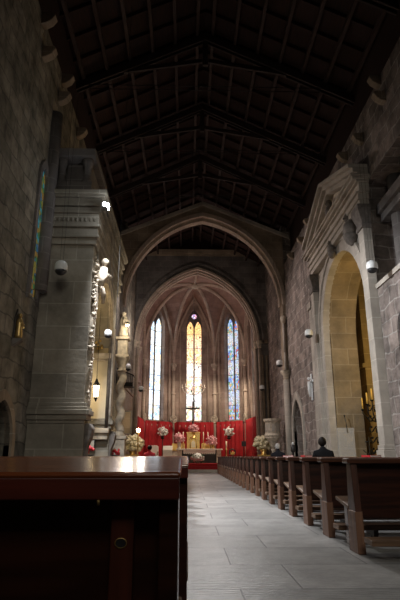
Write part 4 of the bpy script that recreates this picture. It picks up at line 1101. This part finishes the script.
for x, y, l in ((-2.55, 24.9, 'gilded wooden pedestal under the left yellow bouquet'), (3.95, 27.4, 'gilded wooden pedestal under the right yellow bouquet')):
    t = thing('flower_pedestal', l, 'pedestal', (x, y, 0)); mb = MB(); mb.box(-.3, .3, -.25, .25, 0, .08); mb.box(-.24, .24, -.2, .2, .08, .86); mb.box(-.32, .32, -.27, .27, .86, .93); mb.done('block', 'gold', t, .015)

# chairs
def chair(x, y, label, back):
    t = thing('celebrant_chair', label, 'chair', (x, y, .44))
    mb = MB(); mb.box(-.3, .3, -.28, .28, .38, .48); mb.done('seat', back, t, .02)
    mb = MB(); mb.prism([(-.3, .24, .48), (.3, .24, .48), (.3, .24, 1.0), (.2, .24, 1.08), (-.2, .24, 1.08), (-.3, .24, 1.0)], (0, .07, 0)); mb.done('backrest', back, t, .02)
    for sx in (-1, 1):
        mb = MB(); mb.box(sx*.28-.03, sx*.28+.03, -.26, .26, .64, .69); mb.box(sx*.28-.025, sx*.28+.025, -.26, -.2, .48, .64); mb.done('armrest', 'pewend', t, .01)
        for sy in (-1, 1):
            mb = MB(); mb.box(sx*.26-.03, sx*.26+.03, sy*.25-.03, sy*.25+.03, 0, .38); mb.done('leg', 'pewend', t)
chair(-2.1, 33.3, 'pale upholstered armchair left of the altar before the red curtain', 'linen')
t = thing('lectern', 'grey cloth-draped lectern at the left end of the altar', 'lectern', (-1.15, 31.6, .44))
mb = MB(); mb.lathe([(.18, 0), (.18, .04), (.05, .07), (.05, .8)], n=12); mb.done('post', 'brass', t)
mb = MB(); mb.prism([(-.28, -.18, .74), (-.28, .2, .98), (-.28, .2, 1.02), (-.28, -.18, .78)], (.56, 0, 0)); mb.done('desk', 'linen', t, .01)
mb = MB(); mb.prism([(-.27, -.19, .3), (.27, -.19, .3), (.27, -.19, .78), (-.27, -.19, .78)], (0, .015, 0)); mb.done('drape', 'linen', t)
# gilt bell stand right of the altar
t = thing('bell_stand', 'small gilt stand with a dark ring of altar bells right of the altar', 'bells', (2.75, 32.2, .44))
mb = MB(); mb.lathe([(.14, 0), (.14, .03), (.03, .06), (.03, .5)], n=12); mb.done('stem', 'brass', t)
mb = MB(); mb.tube([(.17*math.cos(2*PI*q/20), 0, .66+.17*math.sin(2*PI*q/20)) for q in range(21)], .04, 7); mb.done('ring', 'darkframe', t)
for q in range(3):
    mb = MB(); mb.lathe([(.01, .16), (.04, .12), (.055, .02), (.065, 0)], (-.09+.09*q, 0, .52), 10); mb.done('bell', 'gold', t)
# paschal candle
t = thing('paschal_candle', 'thick pale candle on a brass stand right of the altar', 'candle', (2.42, 32.6, .44))
mb = MB(); mb.lathe([(.13, 0), (.13, .03), (.03, .08), (.03, .75), (.08, .8), (.08, .84)], n=12); mb.done('stand', 'brass', t)
mb = MB(); mb.tube([(0, 0, .84), (0, 0, 1.3)], .045, 10); mb.done('candle', 'wax', t)
# small black speaker on the right curtain
t = thing('loudspeaker', 'small black loudspeaker on a pole before the right red curtain', 'loudspeaker', (3.55, 33.2, .44))
mb = MB(); mb.tube([(0, 0, .02), (0, 0, 3.0)], .025, 8); mb.lathe([(.16, 0), (.16, .03), (.02, .04)], n=12); mb.done('pole', 'iron', t)
mb = MB(); mb.box(-.14, .14, -.16, -.02, 1.0, 1.32); mb.done('cabinet', 'black', t, .01)

# hanging corona before the central window
t = thing('chandelier', 'pale branched chandelier hanging before the amber apse window', 'chandelier', (.38, 33.3, 4.7))
mb = MB(); mb.tube([(0, 0, .5), (0, 0, 6.9)], .012, 5); mb.done('chain', 'steel', t)
mb = MB(); mb.lathe([(.02, -.1), (.09, -.02), (.05, .1), (.03, .3), (.06, .42), (.02, .5)], n=12); mb.done('stem', 'marble', t)
for q in range(8):
    a = 2*PI*q/8; r = .72
    mb = MB(); mb.tube([(r*f_*math.cos(a), r*f_*math.sin(a), z) for f_, z in ((0.03, .05), (.3, -.04), (.6, .02), (.85, .16), (1, .38))], .014, 7); mb.lathe([(.02, .36), (.065, .4), (.07, .44)], (r*math.cos(a), r*math.sin(a), 0), 10)
    mb.tube([(r*math.cos(a), r*math.sin(a), .44), (r*math.cos(a), r*math.sin(a), .6)], .02, 7)
    mb.done('arm', 'marble', t)

# ------------------------------------------------------------------ pulpit
t = thing('pulpit', 'rounded pale stone pulpit corbelled from the right pier near the chancel', 'pulpit', (4.16, 25.5, 0))
oct8 = 8
mb = MB(); mb.lathe([(.50, 1.75), (.55, 1.82), (.46, 1.92), (.46, 2.42), (.56, 2.5), (.58, 2.6), (.44, 2.6), (.44, 2.45)], n=10); mb.done('drum', 'carved', t, .01)
mb = MB(); mb.lathe([(.08, 1.2), (.14, 1.3), (.20, 1.45), (.42, 1.66), (.50, 1.75)], n=10); mb.done('corbel', 'carved', t)
mb = MB(); mb.lathe([(.22, 0), (.22, .12), (.12, .2), (.11, 1.1), (.16, 1.2)], n=12); mb.done('shaft', 'carved', t)
for q in range(5):
    a = PI + .4 + q*.55; mb = MB(); c = Vector((.47*math.cos(a), .47*math.sin(a), 0)); s = Vector((-math.sin(a), math.cos(a), 0)); n_ = Vector((math.cos(a), math.sin(a), 0))
    mb.prism([c-s*.09+Vector((0, 0, 2.0)), c+s*.09+Vector((0, 0, 2.0)), c+s*.09+Vector((0, 0, 2.36)), c-s*.09+Vector((0, 0, 2.36))], n_*.02-n_*.04); mb.done('relief_panel', 'portal', t)
t.scale = (.78, .78, 1)
t = thing('sacristy_stand', 'small dark stand with white top by the pointed doorway', 'stand', (4.25, 21.2, 0))
mb = MB(); mb.lathe([(.14, 0), (.14, .04), (.04, .08), (.04, 1.0), (.1, 1.05), (.1, 1.3)], n=12); mb.done('post', 'darkframe', t)
mb = MB(); mb.lathe([(.05, 1.3), (.05, 1.36), (.03, 1.4)], n=12); mb.done('top', 'white', t)
# white crucifix on the right wall
t = thing('wall_crucifix', 'small white carved crucifix on the rubble of the right wall', 'crucifix', (XR-.02, 19.55, 2.9))
mb = MB(); mb.box(-.05, 0, -.05, .05, 0, 1.0); mb.box(-.05, 0, -.3, .3, .66, .75); mb.done('cross', 'white', t, .005)
mb = MB(); mb.tube([(-.1, 0, .12), (-.12, 0, .4), (-.1, 0, .7)], [.035, .06, .07], 8); mb.ball((-.12, 0, .82), .06, 8, 6)
for s in (-1, 1): mb.tube([(-.09, s*.05, .68), (-.08, s*.26, .72)], .026, 6)
mb.done('figure', 'white', t)

# ------------------------------------------------------------------ right chapel contents
def candelabrum():
    t = thing('iron_candelabrum', 'ornate black wrought iron candelabrum with amber candles inside the right chapel', 'candelabrum', (6.25, 16.9, 0))
    mb = MB(); mb.lathe([(.3, 0), (.3, .05), (.08, .12), (.05, .3)], n=12); mb.tube([(0, 0, .2), (0, 0, 2.35)], .035, 8); mb.done('stem', 'iron', t)
    for k in range(6):
        z = .55 + k*.3; mb = MB()
        for s in (-1, 1):
            pts = [(s*(.04+.17*(1-math.cos(q*.35))*.7), 0, z+.11*math.sin(q*.7)+q*.012) for q in range(10)]
            mb.tube(pts, .018, 6); mb.ball((s*.22, 0, z+.12), .035, 6, 5)
            mb.tube([(0, s*(.04+.17*(1-math.cos(q*.35))*.7), z+.11*math.sin(q*.7)+q*.012) for q in range(10)], .018, 6)
        mb.done('scroll', 'iron', t)
    for j, (x, z) in enumerate(((-.42, 2.05), (-.28, 2.2), (-.14, 2.32), (0, 2.42), (.14, 2.32), (.28, 2.2), (.42, 2.05))):
        mb = MB(); mb.tube([(0, 0, 1.7), (x*.6, 0, 1.75), (x, 0, 1.95), (x, 0, z)], .016, 6); mb.lathe([(.02, -.03), (.05, 0), (.05, .02)], (x, 0, z), 8); am = mb.done('arm', 'iron', t)
        mb = MB(); mb.tube([(x, 0, z+.02), (x, 0, z+.34)], .022, 8); mb.done('candle', 'wax_amber', am)
    return t
cbm = candelabrum(); cbm.scale = (1.2, 1.2, 1.13)
t = thing('iron_stand', 'low black iron cross stand left of the candelabrum in the right chapel', 'stand', (5.75, 16.6, 0))
mb = MB(); mb.lathe([(.2, 0), (.2, .04), (.03, .08)], n=10); mb.tube([(0, 0, .05), (0, 0, 1.45)], .02, 6); mb.tube([(-.12, 0, 1.3), (.12, 0, 1.3)], .02, 6); mb.tube([(-.2, 0, 1.05), (-.1, 0, .95), (.1, 0, .95), (.2, 0, 1.05)], .015, 6); mb.done('cross', 'iron', t)
t = thing('blurred_figure_panel', 'translucent panel standing in for a blurred figure in the golden chapel arch', 'lectern', (5.15, 17.0, 0))  # made-up panel in place of a moving, blurred figure
mb = MB(); mb.box(-.28, .28, -.01, .01, .55, 1.75); mb.done('panel', 'ghost_sheet', t)
mb = MB(); mb.box(-.3, .3, -.2, .2, 0, .06); mb.box(-.3, -.26, -.03, .03, .06, .75); mb.box(.26, .3, -.03, .03, .06, .75); mb.done('base', 'steel', t, .005)
mb = MB(); mb.tube([(.05, -.03, 1.6), (.03, -.05, 1.9), (.0, -.03, 2.1)], .012, 6); mb.ball((0, -.03, 2.13), .03, 8, 6); mb.done('microphone', 'black', t)

# ------------------------------------------------------------------ hanging globe lamps
def globe(x, y, z, s, label, ztop):
    t = thing('pendant_lamp', label, 'lamp', (x, y, z), 0, 'white pendant lamps')
    mb = MB(); prof = [(.04, .60), (.28, .56), (.44, .42), (.5, .2), (.5, -.12), (.47, -.22)]
    mb.lathe([(r*s, q*s) for r, q in prof], n=20); mb.done('shade', 'white', t)
    mb = MB(); mb.lathe([(.46*s, -.22*s), (.40*s, -.38*s), (.26*s, -.52*s), (.05*s, -.58*s)], n=20); mb.done('lens', 'black', t)
    mb = MB()
    for dx in (-.12, .12): mb.tube([(dx*s, 0, .5*s), (dx*s*2.0, 0, ztop-z)], .003, 4)
    mb.done('wires', 'iron', t)
for x, y, z, s, l, zt in ((-2.6, 9.84, 4.54, .26, 'white dome pendant lamp in front of the left pier', 10.1), (4.3, 11.09, 5.1, .26, 'white dome pendant lamp before the near pilaster of the right portal', 10.1),
        (-1.78, 11.15, 3.47, .17, 'white globe pendant lamp beside the left chapel arch', 6.2), (4.2, 17.2, 4.93, .27, 'white globe pendant lamp past the right portal', 10.1),
        (4.3, 23.6, 5.0, .30, 'white globe pendant lamp by the right respond of the nave arch', 10.1), (-2.75, 23.4, 4.76, .30, 'white globe pendant lamp by the left respond of the nave arch', 10.1),
        (4.0, 27.48, 4.36, .28, 'white globe pendant lamp right of the chancel arch, beyond the nave arch', 12.4), (-2.6, 28.8, 4.45, .28, 'white globe pendant lamp left of the chancel arch, beyond the nave arch', 12.4)):
    globe(x, y, z, s, l, zt)
# cable drop with floodlight wire
t = thing('hanging_cable', 'long thin cable hanging from the roof past the left floodlight', 'cable', (-1.62, 11.2, 3.6)); mb = MB(); mb.tube([(0, 0, 0), (0, 0, 9.2)], .006, 5); mb.done('wire', 'iron', t)
# black iron basket and plaque at left of the chancel
t = thing('choir_panelling', 'beige vertical wood panelling on the left wall beyond the nave arch', 'panelling', (XL+.01, 25.0, 0))
for k in range(9):
    mb = MB(); mb.box(0, .05, k*.53, k*.53+.50, .9, 4.1); mb.done('board', 'oakpale', t, .01)
mb = MB(); mb.box(0, .10, -.02, 4.8, 4.1, 4.25); mb.box(0, .09, -.02, 4.8, 0, .9); mb.done('rail', 'oakpale', t, .01)
t = thing('iron_balcony', 'black iron bracket balcony left of the nave arch respond', 'balcony', (XL, 23.0, 3.85))
mb = MB(); mb.box(0, .75, 0, .6, 0, .05); mb.box(0, .75, -.01, .01, .0, .18); mb.done('platform', 'iron', t)
mb = MB(); mb.tube([(0, 0, .8), (.75, 0, .5)], .03, 6); mb.tube([(.75, 0, .5), (.75, .6, .5)], .03, 6); mb.tube([(0, 0, .8), (0, 0, 0)], .03, 6)
for k in range(10): mb.tube([(.04+.075*k, 0, .05), (.04+.075*k, 0, .78-.03*k)], .012, 5)
mb.done('railing', 'iron', t)
t = thing('stone_plaque', 'grey framed stone plaque on the wall left of the chancel', 'plaque', (-2.85, 23.9, 1.85)); mb = MB(); mb.box(-.28, .28, -.06, .1, 0, .95); mb.done('slab', 'ashlar', t, .01)
mb = MB(); mb.box(-.33, .33, -.09, -.03, -.05, .0); mb.box(-.33, .33, -.09, -.03, .95, 1.0); mb.box(-.33, -.27, -.09, -.03, 0, .95); mb.box(.27, .33, -.09, -.03, 0, .95); mb.done('frame', 'ashlar_dark', t)
t = thing('votive_lamp', 'small bright warm votive lamp on a stand left of the chancel', 'lamp', (-2.15, 23.2, 0))
mb = MB(); mb.lathe([(.16, 0), (.16, .04), (.03, .08), (.03, 1.78), (.09, 1.84), (.09, 1.87)], n=12); mb.done('stand', 'brass', t)
mb = MB(); mb.ball((0, 0, 1.95), .085, 10, 8); mb.done('bulb', 'lamp_warm', t)

# ------------------------------------------------------------------ lights
def light(kind, name, loc, energy, col, size=.3, target=None, spot=None, sy=None, blend=.5):
    d = bpy.data.lights.new(name, kind); d.energy = energy; d.color = col
    if kind == 'AREA':
        d.size = size
        if sy: d.shape = 'RECTANGLE'; d.size_y = sy
    else: d.shadow_soft_size = size
    if spot: d.spot_size = spot; d.spot_blend = blend
    o = bpy.data.objects.new(name, d); COL.objects.link(o); o.location = loc
    if target: o.rotation_euler = (Vector(target)-Vector(loc)).to_track_quat('-Z', 'Y').to_euler()
    return o
west = light('AREA', 'west_fill', (.6, YB+.4, 6.5), 75, (1, .96, .84), 3.0, (.6, 9, 1.0), None, 4.0)  # unseen fill added behind the camera; the west wall has no window
west.data.spread = 1.3
light('SPOT', 'cornice_flood', (-1.66, 10.14, 6.06), 1900, (.95, .97, 1), .08, (3.6, 12.6, 0), 2.05, blend=.6)
light('SPOT', 'nave_floor_fill', (1.0, 4.0, 9.6), 260, (.96, .98, 1), .15, (1.0, 5.0, 0), .8, blend=.7)  # added fill for the near floor, no lamp hangs here
light('SPOT', 'aisle_fill', (.8, 22.6, 11.2), 3000, (.98, .97, .96), .2, (.9, 8.5, 0), .55, blend=.8)  # added light along the aisle that leaves the pew backs dark; no fitting
light('POINT', 'cornice_spill', (-1.75, 9.95, 6.05), 8, (.9, .95, 1), .06)
light('SPOT', 'left_wall_fill', (-2.85, 22.8, 9.4), 1500, (1, .85, .80), .15, (3.6, 19.0, 1.0), 2.0, blend=.6)  # added from front-left for the right wall and pew ends, no fixture
light('SPOT', 'crossing_floor_fill', (.9, 24.6, 12.2), 1700, (1, .95, .90), .15, (.9, 23.0, 0), .8, blend=.7)  # extra light put in to brighten the far floor
light('POINT', 'crossing_fill', (-2.4, 27.2, 7.5), 90, (1, .86, .76), .15)  # weak fill added for the bay before the chancel
light('SPOT', 'altar_spot', (3.2, 30.9, 7.6), 1300, (1, .84, .64), .2, (.3, 35.0, 1.4), 1.5)
light('POINT', 'vault_uplight', (.5, 31.8, 7.0), 110, (1, .70, .62), .3)
light('POINT', 'right_chapel_lamp', (6.8, 14.6, 5.2), 55, (1, .68, .22), .2)
light('POINT', 'right_chapel_fill', (7.9, 16.0, 3.5), 150, (1, .70, .24), .2)  # second warm light, added to brighten the back of the chapel
light('POINT', 'left_chapel_lamp', (-2.5, 13.2, 2.5), 20, (1, .78, .46), .08)
light('POINT', 'left_chapel_upper', (-2.45, 12.8, 4.3), 8, (1, .74, .36), .1)
light('POINT', 'column_lamp', (-1.7, 15.2, 4.75), 45, (1, .86, .62), .06)
light('POINT', 'votive_lamp_light', (-2.0, 22.9, 1.95), 30, (1, .78, .5), .08)

w = bpy.data.worlds.new('world'); S.world = w; w.use_nodes = True
bg = w.node_tree.nodes['Background']; bg.inputs[0].default_value = (.5, .6, .8, 1); bg.inputs[1].default_value = .02

# ------------------------------------------------------------------ camera
f = 510.0; th = math.atan(156/f); ph = math.atan(13*math.cos(th)/f)
fw = Vector((math.sin(ph)*math.cos(th), math.cos(ph)*math.cos(th), math.sin(th)))
cd = bpy.data.cameras.new('camera'); cam = bpy.data.objects.new('camera', cd); COL.objects.link(cam)
cd.sensor_fit = 'VERTICAL'; cd.sensor_height = 36; cd.lens = f/600*36; cd.clip_start = .05; cd.clip_end = 200
cam.location = (0, 0, .87); cam.rotation_euler = fw.to_track_quat('-Z', 'Y').to_euler()
S.camera = cam
S.view_settings.view_transform = 'Standard'; S.view_settings.look = 'None'; S.view_settings.exposure = 0; S.view_settings.gamma = 1
S.view_settings.use_curve_mapping = False
